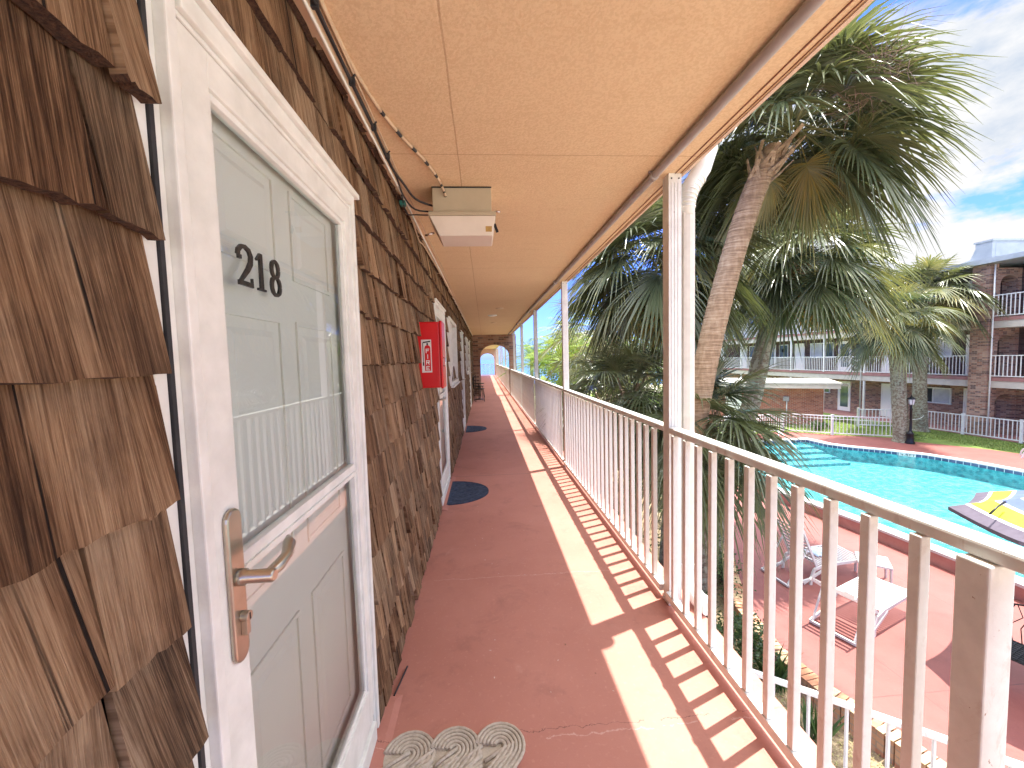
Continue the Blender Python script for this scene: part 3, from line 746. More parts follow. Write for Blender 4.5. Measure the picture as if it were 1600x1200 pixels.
# extinguisher silhouette on the label
def lab(pts, d=0.0016, mi=1): b.extr([(x, fy0-0.0013, z) for x, z in pts], (0, -(d-0.0012), 0), mi)
body = [(lx0+0.022, lz0+0.012), (lx0+0.066, lz0+0.012), (lx0+0.066, lz0+0.175)] + [(lx0+0.044+0.022*math.cos(PI*k/8), lz0+0.178+0.022*math.sin(PI*k/8)) for k in range(9)] + [(lx0+0.022, lz0+0.175)]
lab(body[::-1])
lab([(lx0+0.038, lz0+0.200), (lx0+0.038, lz0+0.215), (lx0+0.050, lz0+0.215), (lx0+0.050, lz0+0.200)], 0.0015, 2)
lab([(lx0+0.010, lz0+0.214), (lx0+0.012, lz0+0.224), (lx0+0.066, lz0+0.232), (lx0+0.066, lz0+0.222)], 0.0015, 2)
lab([(lx0+0.009, lz0+0.06), (lx0+0.009, lz0+0.214), (lx0+0.014, lz0+0.214), (lx0+0.014, lz0+0.06)], 0.0015, 2)
lab([(lx0+0.007, lz0+0.05), (lx0+0.007, lz0+0.075), (lx0+0.017, lz0+0.075), (lx0+0.017, lz0+0.05)], 0.0014, 2)
def letter(ch, x, z, w_, h_):
    T = 0.0062
    S = {'F': [(0,0,T,h_),(T,h_-T,w_,h_),(T,h_*.46,w_*.85,h_*.46+T)],
         'I': [(w_/2-T/2,0,w_/2+T/2,h_)],
         'E': [(0,0,T,h_),(T,h_-T,w_,h_),(T,h_/2-T/2,w_*.85,h_/2+T/2),(T,0,w_,T)],
         'R': [(0,0,T,h_),(T,h_-T,w_-T,h_),(T,h_*.44,w_-T,h_*.44+T),(w_-T,h_*.44,w_,h_)]}[ch]
    for a_, b_, c_, d_ in S:
        b.extr([(x+a_, fy0-0.0017, z+b_), (x+a_, fy0-0.0017, z+d_), (x+c_, fy0-0.0017, z+d_), (x+c_, fy0-0.0017, z+b_)], (0, -0.0006, 0), 3)
    if ch == 'R': b.extr([(x+w_*.45, fy0-0.0017, z+h_*.44), (x+w_*.75, fy0-0.0017, z+h_*.44), (x+w_, fy0-0.0017, z), (x+w_-T*1.1, fy0-0.0017, z)], (0, -0.0007, 0), 3)
for k, ch in enumerate('FIRE'): letter(ch, lx0+0.031, lz0+0.142-0.042*k, 0.026, 0.032)
obj('label', b, [M['white'], M['red'], M['dark'], M['white']], t)

# ---- utility box under the ceiling
t = thing('utility_box', 'tan metal utility box with a cream lid hanging below the ceiling', 'utility box', (-0.09, 2.40, 2.48))
b = MB(); b.box(-0.272, 0.068, 2.385, 2.62, 2.335, 2.4795); b.box(-0.275, 0.071, 2.378, 2.3848, 2.472, 2.4795, 1)
obj('case', b, [M['boxtan'], M['iron']], t, bevel=0.004)
b = MB(); b.box(-0.296, 0.092, 2.365, 2.66, 2.312, 2.3345); obj('flange', b, M['boxtan'], t, bevel=0.003)
b = MB(); b.hexa([(-0.240,2.395,2.205),(0.070,2.395,2.205),(0.070,2.62,2.205),(-0.240,2.62,2.205)], [(-0.292,2.37,2.3115),(0.088,2.37,2.3115),(0.088,2.655,2.3115),(-0.292,2.655,2.3115)])
obj('lid', b, M['boxcream'], t, bevel=0.004)
b = MB(); b.hexa([(0.030,2.3885,2.226),(0.066,2.3885,2.226),(0.066,2.391,2.226),(0.030,2.391,2.226)],[(0.030,2.383,2.256),(0.067,2.383,2.256),(0.067,2.386,2.256),(0.030,2.386,2.256)]); obj('sticker', b, M['gold'], t)
b = MB(); b.beam((0.082,2.40,2.275),(0.100,2.41,2.228),0.012,0.014); obj('padlock', b, M['iron'], t, bevel=0.002)
b = MB(); b.tube([(0.07,2.40,2.338),(0.10,2.39,2.342),(0.118,2.39,2.340)], 0.005, 8); obj('latch', b, M['steel'], t)
b = MB(); b.tube([(-0.275,2.45,2.24),(-0.33,2.45,2.225)],0.006,8); obj('latch', b, M['steel'], t)

# ---- cables
def cable(pts, rr, mat_, label, group='cables along the ceiling', sub=4, stripes=None):
    P = []
    pts = [Vector(p) for p in pts]
    for i in range(len(pts)-1):
        p0 = pts[max(i-1,0)]; p1 = pts[i]; p2 = pts[i+1]; p3 = pts[min(i+2, len(pts)-1)]
        for k in range(sub):
            u = k/sub
            P.append(0.5*((2*p1) + (p2-p0)*u + (2*p0-5*p1+4*p2-p3)*u*u + (3*p1-p0-3*p2+p3)*u**3))
    P.append(pts[-1]); b = MB(); b.tube(P, rr, 8)
    if stripes:
        n = len(b.f)-2
        for i in range(n):
            if (i//8) % stripes in (0, 1): b.m[i] = 1
    o = obj('cable', b, [mat_, M['dark']]); tag(o, label, 'cable', group); return o
rc = random.Random(5)
def straight(x, z, y0, y1, step=0.35, j=0.004): 
    n = int((y1-y0)/step); return [(x+rc.uniform(-j,j), y0+(y1-y0)*i/n, z+rc.uniform(-j,j)) for i in range(n+1)]
cable(straight(-0.425, 2.440, -1, 2.05)+[(-0.40,2.2,2.42),(-0.36,2.33,2.39),(-0.275,2.42,2.385)], 0.0062, M['dark'], 'black cable curving from the wall top into the utility box upper side')
cable(straight(-0.423, 2.430, -1, 2.15)+[(-0.415,2.28,2.385),(-0.37,2.38,2.35),(-0.275,2.45,2.362)], 0.005, M['dark'], 'lower black cable looping from the wall into the utility box')
cable([(-0.43,2.3,2.40),(-0.42,2.38,2.33),(-0.38,2.45,2.345),(-0.275,2.47,2.35)], 0.004, M['dark'], 'short black cable between the green clamp and the utility box')
cable(straight(-0.436, 2.418, -1, 16, 0.5), 0.0055, M['white'], 'white cable running the length of the wall under the moulding')
cable(straight(-0.418, 2.462, -1, 9, 0.6, 0.003), 0.004, M['beigecable'], 'thin beige cable tucked along the wall top edge')
cable([(-0.40,-0.5,2.472),(-0.415,0.8,2.472),(-0.415,1.38,2.471),(-0.38,1.67,2.470)], 0.0075, M['beigecable'], 'painted beige cable running along the ceiling before the taped part')
cable([(-0.38,1.67,2.470),(-0.33,1.86,2.467),(-0.27,2.04,2.467),(-0.225,2.22,2.462),(-0.205,2.34,2.45),(-0.195,2.382,2.425)], 0.0075, M['beigecable'], 'black and beige taped cable entering the front of the utility box', sub=10, stripes=7)
cable([(-0.43,2.35,2.37),(-0.43,2.6,2.375),(-0.435,2.9,2.33),(-0.432,3.1,2.35),(-0.436,3.5,2.37),(-0.434,4.6,2.40),(-0.436,6,2.41)], 0.005, M['beigecable'], 'sagging beige cable past the utility box on the wall')
b = MB(); b.box(-0.45,-0.418,2.33,2.37,2.36,2.385); o = obj('cable_clamp', b, pm('green_clamp', (0.01,0.10,0.09),(0.02,0.16,0.13)), bevel=0.004); tag(o, 'small dark green clamp holding cables on the wall top', 'clamp')
for i, yy in enumerate((1.15, 1.45, 1.72, 1.95)):
    b = MB(); b.box(-0.433,-0.412, yy, yy+0.012, 2.425, 2.452); b.tube([(-0.418,yy+.006,2.452),(-0.410,yy+.006,2.462)],0.004,6)
    o = obj('cable_clip', b, M['dark'], bevel=0.002); tag(o, ['nearest', 'second', 'third', 'farthest'][i] + ' black clip holding the black cables on the wall top', 'clip', 'clips on the black cables')
cable([(-0.442,1.70,0.012),(-0.425,1.78,0.02),(-0.415,1.86,0.016)], 0.004, M['dark'], 'short black cable end at the foot of the wall', group='loose cable')

# ---- conduit under the ceiling
b = MB(); P = []
yy = FL_Y0
while yy < 16.2: P.append((0.955+ (0.018*math.sin(yy*.55) if yy > 5 else 0), yy, 2.4565 + (-.006 if yy > 5 else 0)*math.sin(yy*.9))); yy += 0.45
b.tube(P, 0.0205, 12)
t = thing('ceiling_conduit', 'grey conduit pipe fixed under the ceiling above the railing', 'pipe', (0.955, 0, 2.456))
obj('pipe', b, M['greypipe'], t)
for yy in (0.2, 2.17, 5.2, 8.3, 11.3):
    b = MB(); b.tube([(0.955, yy, 2.4565), (0.955, yy+0.03, 2.4565)], 0.0245, 12); b.box(0.925,0.985,yy+.008,yy+.022,2.470,2.4795)
    obj('strap', b, M['greypipe'], t)

# ---- ceiling vents and light
for i, (x, y, nm, lb) in enumerate([(0.21, 9.1, 'ceiling_light', 'small flat white round ceiling light farther down the walkway'), (0.33, 7.9, 'ceiling_vent', 'nearer grey round vent in the ceiling'), (0.28, 11.0, 'ceiling_vent', 'farther grey round vent in the ceiling beyond the light')]):
    b = MB(); b.lathe((x, y, 2.4795), [(0.0,-0.028),(0.07,-0.026),(0.10,-0.014),(0.105,0)], 20) if i == 0 else b.lathe((x,y,2.4795),[(0,-0.008),(0.06,-0.01),(0.08,-0.004),(0.082,0)],20)
    o = obj(nm, b, M['white'] if i == 0 else M['trim']); tag(o, lb, 'ceiling light' if i == 0 else 'vent')

# ---- posts and railing
PY = [2.24 + 3.05*k for k in range(-2, 5)]
def post():
    t = thing('support_post', 'x', 'post', (1.083, 0, 0))
    b = MB()
    x0, x1, y0, y1 = 1.046, 1.120, -0.0375, 0.0375
    b.box(x0, x1, y0, y1, 0.004, 2.4798)
    for k in (0.018, 0.037, 0.056): b.box(x0+k-0.0045, x0+k+0.0045, y0-0.0022, y0-0.0001, 0.03, 2.43)
    obj('shaft', b, M['rail'], t, bevel=0.003)
    b = MB(); b.box(x0-0.006, x1+0.006, y0-0.006, y1+0.006, 0.0005, 0.028); obj('foot', b, M['rail'], t, bevel=0.003)
    for k in (0.016, 0.058):
        b = MB(); b.tube([(x0+k, y0-0.0026, 2.452), (x0+k, y0-0.0005, 2.452)], 0.0045, 8); obj('screw', b, M['dark'], t)
    return t
# local helper thing at x=1.083; posts are built in local y
pl = ['white post behind the camera end of the walkway', 'white post just behind the nearest railing stretch', 'nearest full height white post, with the downspout beside it', 'second white post along the railing', 'third white post along the railing', 'fourth white post along the railing', 'fifth white post, before the brick arch wall']
p0 = post(); p0.location = (1.083, PY[2], 0); p0['label'] = pl[2]; p0['group'] = 'white posts along the walkway railing'
for i, y in enumerate(PY):
    if i != 2: dup(p0, (1.083, y, 0), 0, pl[i], 'white posts along the walkway railing')
def railing(L, label, group, stile=None, nmax=99, loc=(1.06, 0, 0), rz=0, h=1.063, ground=False, sp=0.125, first=None):
    """rail of length L along local +y from 0"""
    t = thing('railing', label, 'railing', loc, rz, group)
    b = MB(); b.box(-0.020, 0.042, 0.002, L-0.002, h-0.036, h); obj('top_rail', b, M['rail'], t, local=True, bevel=0.007)
    b = MB(); b.box(-0.038, 0.0, 0.002, L-0.002, 0.045, 0.088); obj('bottom_rail', b, M['rail'], t, local=True, bevel=0.003)
    bal = MB(); x0, x1 = -0.0335, -0.0055
    bal.box(x0, x1, -0.014, 0.014, 0.0885, h-0.036)
    me = None; y = first if first is not None else sp; n = 0
    while y < L-0.03:
        if stile and abs(y-stile) < 0.03:
            y += sp; continue
        if me is None:
            o_ = obj('baluster', bal, M['rail'], t, local=True, bevel=0.003); me = o_.data; o_.location.y = y; base = o_
        else:
            q = base.copy(); col.objects.link(q); q.location.y = y + rnd.uniform(-.0022,.0022); q.rotation_euler = (rnd.gauss(0,.0016), rnd.gauss(0,.001), rnd.gauss(0,.02)); WM[q.name] = WM[t.name]
        y += sp; n += 1
    if stile:
        b = MB(); b.box(-0.042, 0.020, stile-0.030, stile+0.030, 0.02, h-0.0365); obj('stile', b, M['rail'], t, local=True, bevel=0.004)
    return t
gl = 'walkway railing stretches between posts'
rl = ['railing stretch farthest behind the camera', 'nearest railing stretch with a wide square stile, before the first full post', 'railing stretch just past the downspout post', 'railing stretch between the second and third far posts', 'railing stretch between the third and fourth far posts', 'railing stretch between the fourth and fifth far posts']
for i in range(6):
    y0 = PY[i]+0.0376; L = PY[i+1]-PY[i]-0.0752
    railing(L, rl[i], gl, stile=(0.752-y0) if i == 1 else None, loc=(1.06, y0, 0), first=(1.0-y0)%0.125+0.0 if i == 1 else 0.115)
railing(16.28-PY[6]-0.04, 'short railing stretch ending at the brick arch wall', gl, loc=(1.06, PY[6]+0.0376, 0), first=0.115)

# ---- downspout
t = thing('downspout', 'cream ribbed downspout pipe beside the nearest full height post', 'downspout', (1.165, 2.24, 0))
b = MB(); b.tube([(1.29,2.235,2.72),(1.285,2.235,2.62),(1.255,2.235,2.52),(1.19,2.235,2.42),(1.167,2.235,2.36),(1.165,2.235,2.26)], [0.052,0.052,0.050,0.048,0.044,0.043], 18)
for k in range(7):
    pass
obj('elbow', b, M['white'], t)
b = MB()
for k in range(8):
    u = k/7; b.tube([(1.165+0.06*(u**2), 2.235, 2.30+0.16*u), (1.165+0.06*(u**2)+0.004*u, 2.235, 2.308+0.16*u)], 0.0485, 18)
obj('corrugation', b, M['white'], t)
b = MB(); n = 24
prof = []
for k in range(n):
    an = 2*PI*k/n; rr = 0.038 + (0.0022 if k % 3 == 0 else 0)
    prof.append((1.165+rr*math.copysign(abs(math.cos(an))**0.6, math.cos(an)), 2.235+rr*math.copysign(abs(math.sin(an))**0.6, math.sin(an))))
b.prism(prof, 0.12, 2.27); obj('pipe', b, M['spout'], t)
b = MB(); b.tube([(1.165,2.235,0.24),(1.165,2.235,0.16),(1.175,2.215,0.10),(1.20,2.16,0.055),(1.225,2.09,0.045)], [0.045,0.045,0.047,0.047,0.05], 18)
obj('kickout', b, M['white'], t)
b = MB(); b.box(1.12,1.21,2.192,2.278,0.22,0.245); obj('bracket', b, M['white'], t, bevel=0.002)
# extra rail section piece: gutter at slab edge
b = MB()
b.add([], [])
for (x0,x1,z0,z1) in ((1.142,1.146,2.60,2.74),(1.142,1.25,2.60,2.604),(1.246,1.25,2.604,2.74)):
    b.box(x0+0.0005,x1,FL_Y0,16.28,z0,z1)
o = obj('rain_gutter', b, M['fascia']); tag(o, 'pale rain gutter along the outer edge above the walkway', 'gutter')

# ---- mats
def half_mat(y, label):
    b = MB(); pts = [(0.0, -0.38)] 
    out = [(0.435*math.sin(PI*k/24), -0.385*math.cos(PI*k/24)) for k in range(25)]
    b.prism(out, 0.001, 0.010)
    for k in range(24):
        p, q = out[k], out[k+1]; b.beam((p[0]*.985,p[1]*.985,0.0115),(q[0]*.985,q[1]*.985,0.0115),0.012,0.004)
    b.beam((0.008,-0.375,0.0115),(0.008,0.375,0.0115),0.012,0.004)
    rr = random.Random(int(y*10))
    for k in range(46):
        x = rr.uniform(0.04,0.36); yy = rr.uniform(-0.3,0.3)
        if (x/0.42)**2+(yy/0.37)**2 > 0.85: continue
        an = rr.uniform(0,PI); b.tube([(x+.03*math.cos(an+u)*1.0, yy+.03*math.sin(an+u), 0.0105) for u in (0,.6,1.2,1.8)], 0.003, 5)
    o = obj('doormat', b, M['mat']); o.location = (-0.432, y, 0); tag(o, label, 'doormat'); return o
half_mat(4.41, 'nearer dark blue half round doormat on the walkway')['group'] = 'half round doormats'
half_mat(8.5, 'farther dark blue half round doormat, at the third door')['group'] = 'half round doormats'
# braided rope mat: interlaced rounded loops
t = thing('rope_doormat', 'beige braided rope doormat of interlaced loops before the nearest door', 'doormat', (-0.165, 1.12, 0))
b = MB(); b2 = MB()
cx0 = -0.165; Wm = 0.262
lob = [(-0.335), (-0.165), (0.005)]
def loop(cx, cy, rr0, sgn, base, mb):
    for k in range(6):
        rr = rr0 - k*0.0145
        if rr < 0.008: break
        pts = []
        for q in range(13):
            an = PI*0.95 - q*PI*1.15/12 if sgn > 0 else -PI*0.05 - q*PI*1.15/12
            pts.append((cx+rr*math.cos(an), cy+rr*math.sin(an), base))
        e = pts[-1]; dx, dy = (-0.62, -0.78) if sgn > 0 else (0.62, 0.78)
        s0 = pts[0]
        for L_ in (0.06, 0.14, 0.24, 0.30): pts.append((e[0]+dx*L_, e[1]+dy*L_, base + (0.006 if L_ == 0.14 else 0)))
        mb.tube(pts, 0.0072, 6)
for i, x in enumerate(lob):
    loop(x+0.008, 1.425, 0.092, 1, 0.0105+i*0.0022, b)
    loop(x-0.008+0.0, 0.815, 0.092, -1, 0.0105+i*0.0022, b)
obj('rope_loops', b, M['rope'], t)
b = MB()
rows = 34
for k in range(rows):
    y = 0.80 + k*0.0188
    for (x0, x1) in ((-0.415, -0.325), (-0.315, -0.235), (-0.225, -0.145), (-0.135, -0.055), (-0.045, 0.07)):
        if y > 1.40: continue
        s_ = (k % 2)*0.004
        b.tube([(x0, y-0.01, 0.008+s_), ((x0+x1)/2, y+.02, 0.0115+s_), (x1, y+0.05, 0.008+s_)], 0.0075, 6)
obj('rope_weave', b, M['rope'], t)
for i, x in enumerate(lob):
    b = MB(); P_ = [(x+0.008+0.092*math.cos(2*PI*k/28), 1.425+0.092*math.sin(2*PI*k/28)) for k in range(28)]
    b.prism(P_, 0.001, 0.0075+i*0.0004); obj('backing', b, M['rope'], t)

# small leaf litter and chips on the floor
b = MB(); rr = random.Random(3)
for k in range(60):
    x = rr.uniform(-0.3, 0.7); y = rr.uniform(1.6, 7); s_ = rr.uniform(0.0015, 0.005)
    an = rr.uniform(0, PI)
    c_, s2 = math.cos(an)*s_*1.6, math.sin(an)*s_*1.6
    b.add([(x-c_,y-s2,0.0015),(x+s2*.4,y-c_*.4,0.003),(x+c_,y+s2,0.0015),(x-s2*.4,y+c_*.4,0.0035)], [(0,1,2,3)], 1 if k % 5 == 0 else 0)
o = obj('floor_debris', b, [pm('paint_chips', (0.62,0.5,0.44),(0.7,0.6,0.55),9,0.8,0), M['soil']], kind='stuff'); tag(o, 'tiny pale chips and bits scattered on the walkway floor', 'debris')
# low plinth lip of painted concrete under the doors
for i, (k, lb) in enumerate((('a', 'raised terracotta painted concrete lip under the nearest door'), ('b', 'raised terracotta concrete lip under the second door'))):
    a, c, top = DO[k]
    b = MB(); b.hexa([(-0.53,a-.06,0.0),(-0.405,a-.04,0.0),(-0.405,c+.16,0.0),(-0.53,c+.18,0.0)], [(-0.53,a-.06,0.022),(-0.432,a-.04,0.010),(-0.432,c+.13,0.010),(-0.53,c+.15,0.022)])
    o = obj('door_lip', b, M['walk'], bevel=0.004); tag(o, lb, 'sill')

# ---- brick arch wall at the end of the walkway
def arch_wall(name, y0, y1, x0, x1, ztop, ax0, ax1, spring, mat_, label, zb=0.0):
    t = thing(name, label, 'brick wall', ((x0+x1)/2, y0, zb))
    b = MB(); cx = (ax0+ax1)/2; rx = (ax1-ax0)/2; n = 16
    arc = [(cx-rx*math.cos(PI*k/n), spring+rx*0.78*math.sin(PI*k/n)) for k in range(n+1)]
    b.box(x0, ax0, y0, y1, zb, ztop); b.box(ax1, x1, y0, y1, zb, ztop)
    for k in range(n):
        (xa, za), (xb_, zb2) = arc[k], arc[k+1]
        b.hexa([(xa,y0,za),(xb_,y0,zb2),(xb_,y1,zb2),(xa,y1,za)], [(xa,y0,ztop),(xb_,y0,ztop),(xb_,y1,ztop),(xa,y1,ztop)])
    obj('masonry', b, mat_, t)
    b = MB()
    for k in range(n*2):
        an0 = PI*(k+.06)/(n*2); an1 = PI*(k+.94)/(n*2)
        def pt(an, rr): return (cx-(rx+rr)*math.cos(an), spring+(rx*0.78+rr)*math.sin(an))
        q = [pt(an0,0.004), pt(an1,0.004), pt(an1,0.20), pt(an0,0.20)]
        b.extr([(x,y0-0.008,z) for x,z in q][::-1], (0,0.012,0))
    obj('arch_ring', b, mat_, t)
    return t
arch_wall('arch_wall', 16.3, 16.62, -0.53, 1.30, 2.4798, -0.17, 1.02, 1.62, M['brick'], 'brick wall with a round arched opening across the walkway')
# beyond the arch: pink wall, far railing, end arch
b = MB(); b.box(-0.75, -0.5, 16.63, 37.9, 0, 2.479); o = obj('pink_wall', b, M['pinkwall']); tag(o, 'pink stucco wall beyond the brick arch', 'wall')
railing(10.3, 'farther railing beyond the brick arch, first half', 'railings beyond the arch', loc=(1.06, 16.66, 0))
railing(10.6, 'farther railing beyond the brick arch, second half', 'railings beyond the arch', loc=(1.06, 27.2, 0))
for i, y in enumerate((20.5, 24.5, 27.1, 31, 35)):
    dup(p0, (1.083, y, 0), 0, ['first', 'second', 'third', 'fourth', 'fifth'][i] + ' white post past the brick arch wall', 'white posts beyond the arch')
t = arch_wall('end_wall', 37.6, 38.0, -0.53, 1.30, 2.4798, -0.38, 0.92, 1.55, M['pinkwall'], 'pink end wall with an arched opening onto the sea view')
t['category'] = 'wall'
rlg = railing(1.28, 'white guard rail across the arched opening at the far end', 'railings beyond the arch', loc=(-0.37, 37.8, 0), rz=-PI/2)
# bistro chairs and planter by the arch
def bistro(loc, rz, label, group='black metal chairs by the brick arch', first=[None]):
    if first[0]: return dup(first[0], loc, rz, label, group)
    t = thing('metal_chair', label, 'chair', loc, rz, group)
    b = MB(); b.lathe((0,0,0.45), [(0.0,-0.01),(0.19,-0.01),(0.2,0),(0.19,0.012),(0,0.014)], 18); obj('seat', b, M['iron'], t, local=True)
    for a_ in (45,135,225,315):
        c_, s_ = math.cos(R(a_)), math.sin(R(a_)); b = MB(); b.tube([(c_*.14,s_*.14,.445),(c_*.2,s_*.2,.2),(c_*.22,s_*.22,0)], .011, 6); obj('leg', b, M['iron'], t, local=True)
    b = MB(); b.tube([(-.19,.05,.44),(-.22,.16,.7),(-.2,.12,.86),(-.19,0,.92),(-.2,-.12,.86),(-.22,-.16,.7),(-.19,-.05,.44)], .011, 6)
    for q in (-.08,0,.08): b.tube([(-.19,q*.6,.45),(-.21,q,.89-abs(q)*.3)], .006, 5)
    obj('backrest', b, M['iron'], t, local=True)
    first[0] = t; return t
bistro((-0.22, 14.2, 0), R(10), 'black metal chair nearest on the left before the arch')
bistro((-0.25, 15.6, 0), R(-30), 'black metal chair closest to the brick arch')
t = thing('bistro_table', 'small round black metal table between two chairs before the arch', 'table', (-0.24, 14.9, 0))
b = MB(); b.lathe((0,0,0.6), [(0,-.012),(.2,-.012),(.21,0),(.2,.012),(0,.012)], 20); obj('table_top', b, M['iron'], t, local=True)
b = MB(); b.tube([(0,0,0.02),(0,0,0.59)], .018, 8); b.lathe((0,0,0), [(0.17,0),(.16,.02),(.03,.04)], 16); obj('pedestal', b, M['iron'], t, local=True)
#--PART3--

# ================================================================ courtyard
def loop_offset(pts, d):
    n = len(pts); out = []
    for i in range(n):
        p0, p1, p2 = Vector(pts[i-1]), Vector(pts[i]), Vector(pts[(i+1) % n])
        a = (p1-p0).normalized(); c = (p2-p1).normalized()
        na = Vector((a.y, -a.x)); nc = Vector((c.y, -c.x)); nn = (na+nc); nn.normalize()
        k = d/max(0.4, nn.dot(na)); out.append(tuple(p1 + nn*k))
    return out
def smooth_loop(pts, it=2):
    for _ in range(it):
        q = []
        n = len(pts)
        for i in range(n):
            a, c = Vector(pts[i]), Vector(pts[(i+1) % n])
            q += [tuple(a*.78+c*.22), tuple(a*.22+c*.78)]
        pts = q
    return pts
POOL = [(9.15,-3.0),(16.9,-3.0),(17.5,2.0),(17.55,8.0),(17.45,11.2),(17.25,12.7),(16.85,13.95),(16.05,15.0),(15.35,15.65),(15.0,16.2),(14.95,17.0),(14.88,17.45),(8.15,17.45),(8.12,13.0),(8.4,10.6),(8.72,8.4),(8.92,6.0),(9.05,3.0)]
POOL_IN = loop_offset(POOL, -0.30)     # water edge
BED = [(4.9,-5.0),(4.85,1.5),(4.66,3.4),(4.48,4.1),(4.28,4.6),(4.17,5.3),(4.32,6.24),(4.75,7.2),(5.43,8.46),(6.1,9.5),(6.6,11.0),(6.9,13.0),(7.0,16.0),(7.0,19.9)]
DECK = BED + [(13.7,20.05),(16.1,20.5),(17.75,19.15),(19.75,17.95),(19.9,16.9),(21.1,15.1),(21.9,12.0),(22.3,5.0),(22.3,-5.0)]
def sheet(name, outer, holes, z, mat_, kind='structure'):
    bm = bmesh.new(); es = []
    for lp in [outer]+holes:
        vs = [bm.verts.new((x, y, z)) for x, y in lp]
        es += [bm.edges.new((vs[i], vs[(i+1) % len(vs)])) for i in range(len(vs))]
    bmesh.ops.triangle_fill(bm, edges=es, use_beauty=True)
    bmesh.ops.recalc_face_normals(bm, faces=bm.faces)
    if bm.faces and sum(f.normal.z for f in bm.faces) < 0: bmesh.ops.reverse_faces(bm, faces=bm.faces)
    me = bpy.data.meshes.new(name); bm.to_mesh(me); bm.free(); me.materials.append(mat_)
    o = bpy.data.objects.new(name, me); col.objects.link(o); o['kind'] = kind; WM[o.name] = Matrix.Identity(4); return o
sheet('ground', [(-400,-400),(400,-400),(400,62),(-400,62)], [POOL_IN], G-0.30, M['sand'])
sheet('sea', [(-6000,61.9),(6000,61.9),(6000,9000),(-6000,9000)], [], G-0.296, M['sea'])
sheet('planting_bed', [(0.9,-5)]+BED[:]+[(0.9,19.9)], [], G-0.285, M['soil'])
sheet('lawn', [(0.9,19.7),(7.0,19.7),(13.7,19.9),(16.1,20.3),(17.65,18.9),(19.7,17.7),(19.8,16.7),(21.0,14.9),(21.8,12.0),(22.2,5.0),(22.2,-5.0),(24.3,-5.0),(24.3,45),(0.9,45)], [], G-0.012, M['grass'])
sheet('pool_deck', DECK, [POOL_IN], G, M['deck'])
b = MB(); n = len(BED)
for i in range(n-1):
    (xa, ya), (xb_, yb) = BED[i], BED[i+1]
    b.add([(xa,ya,G-0.3),(xb_,yb,G-0.3),(xb_,yb,G-0.0001),(xa,ya,G-0.0001)], [(0,3,2,1)])
obj('deck_edge', b, M['pool_wall'], kind='structure')
# brick edging: individual soldier bricks laid along the curved edge
t = thing('brick_edging', 'curved row of yellow and red edging bricks between planting bed and pool deck', 'brick edging', (4.3, 5.3, G-0.29))
b = MB(); r = random.Random(4); fine = []
for i in range(n-1):
    a, c = Vector(BED[i]), Vector(BED[i+1]); L = (c-a).length; k = max(1, int(L/0.085))
    for q in range(k): fine.append((a.lerp(c, q/k), (c-a).normalized()))
for p, d in fine:
    if p.y < -1: continue
    nrm = Vector((-d.y, d.x)); w_ = 0.037; l0, l1 = -0.05, 0.175
    z1 = G+0.014+r.uniform(-.004,.004)
    q = [p-d*w_+nrm*l0, p+d*w_+nrm*l0, p+d*w_+nrm*l1, p-d*w_+nrm*l1]
    q = [(v.x, v.y) for v in q]
    b.add([(x,y,G+0.002) for x,y in q]+[(x,y,z1) for x,y in q], [(0,3,2,1),(4,5,6,7),(0,1,5,4),(1,2,6,5),(2,3,7,6),(3,0,4,7)], r.choice([0,0,1,2]))
    q = [p-d*w_+nrm*0.02, p+d*w_+nrm*0.02, p+d*w_+nrm*(l1-.01), p-d*w_+nrm*(l1-.01)]; q = [(v.x, v.y) for v in q]
    b.add([(x,y,G-0.286) for x,y in q]+[(x,y,G+0.0015) for x,y in q], [(0,3,2,1),(0,1,5,4),(1,2,6,5),(2,3,7,6),(3,0,4,7)], 3)
br = [pm('buff_brick', (0.50,0.35,0.19),(0.60,0.45,0.27),14,0.85,0.5), pm('salmon_brick', (0.52,0.27,0.16),(0.60,0.35,0.22),14,0.85,0.5), pm('rust_brick', (0.40,0.17,0.09),(0.48,0.24,0.14),14,0.85,0.5)]
obj('bricks', b, br+[M['edgebrick']], t)

# ---- pool
t = thing('swimming_pool', 'large turquoise swimming pool with white coping and navy tile band', 'pool', (12.5, 8, G))
CZ = -2.55; WZ = -2.70; BZ = -3.14
def ring(mb, A, B, z0, z1, mi=0):
    n = len(A)
    for i in range(n):
        j = (i+1) % n
        mb.add([(*A[i],z0),(*A[j],z0),(*B[j],z1),(*B[i],z1)], [(0,1,2,3)], mi)
b = MB()
O = POOL; I = POOL_IN
ring(b, I, O, CZ, CZ); ring(b, O, O, CZ, CZ-0.055); ring(b, I, I, CZ-0.04, CZ)
obj('coping', b, M['coping'], t)
b = MB(); OI = loop_offset(POOL, -0.025); ring(b, OI, OI, CZ-0.055, G-0.01); ring(b, O, OI, CZ-0.055, CZ-0.055)
obj('outer_wall', b, M['pool_wall'], t)
I2 = loop_offset(POOL_IN, -0.012)
b = MB(); ring(b, I2, I2, WZ+0.004, CZ-0.0401); ring(b, I, I2, CZ-0.04, CZ-0.0401); obj('tile_band', b, M['tile'], t)
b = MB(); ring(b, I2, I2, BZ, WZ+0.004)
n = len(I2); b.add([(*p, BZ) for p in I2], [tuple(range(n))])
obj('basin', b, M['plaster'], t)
b = MB()
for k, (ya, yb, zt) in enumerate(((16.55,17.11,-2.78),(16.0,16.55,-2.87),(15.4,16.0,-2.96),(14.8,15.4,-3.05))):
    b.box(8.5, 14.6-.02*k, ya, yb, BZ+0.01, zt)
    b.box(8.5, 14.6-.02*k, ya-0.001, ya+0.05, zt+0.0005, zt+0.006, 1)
obj('steps', b, [M['plaster'], M['tile']], t)
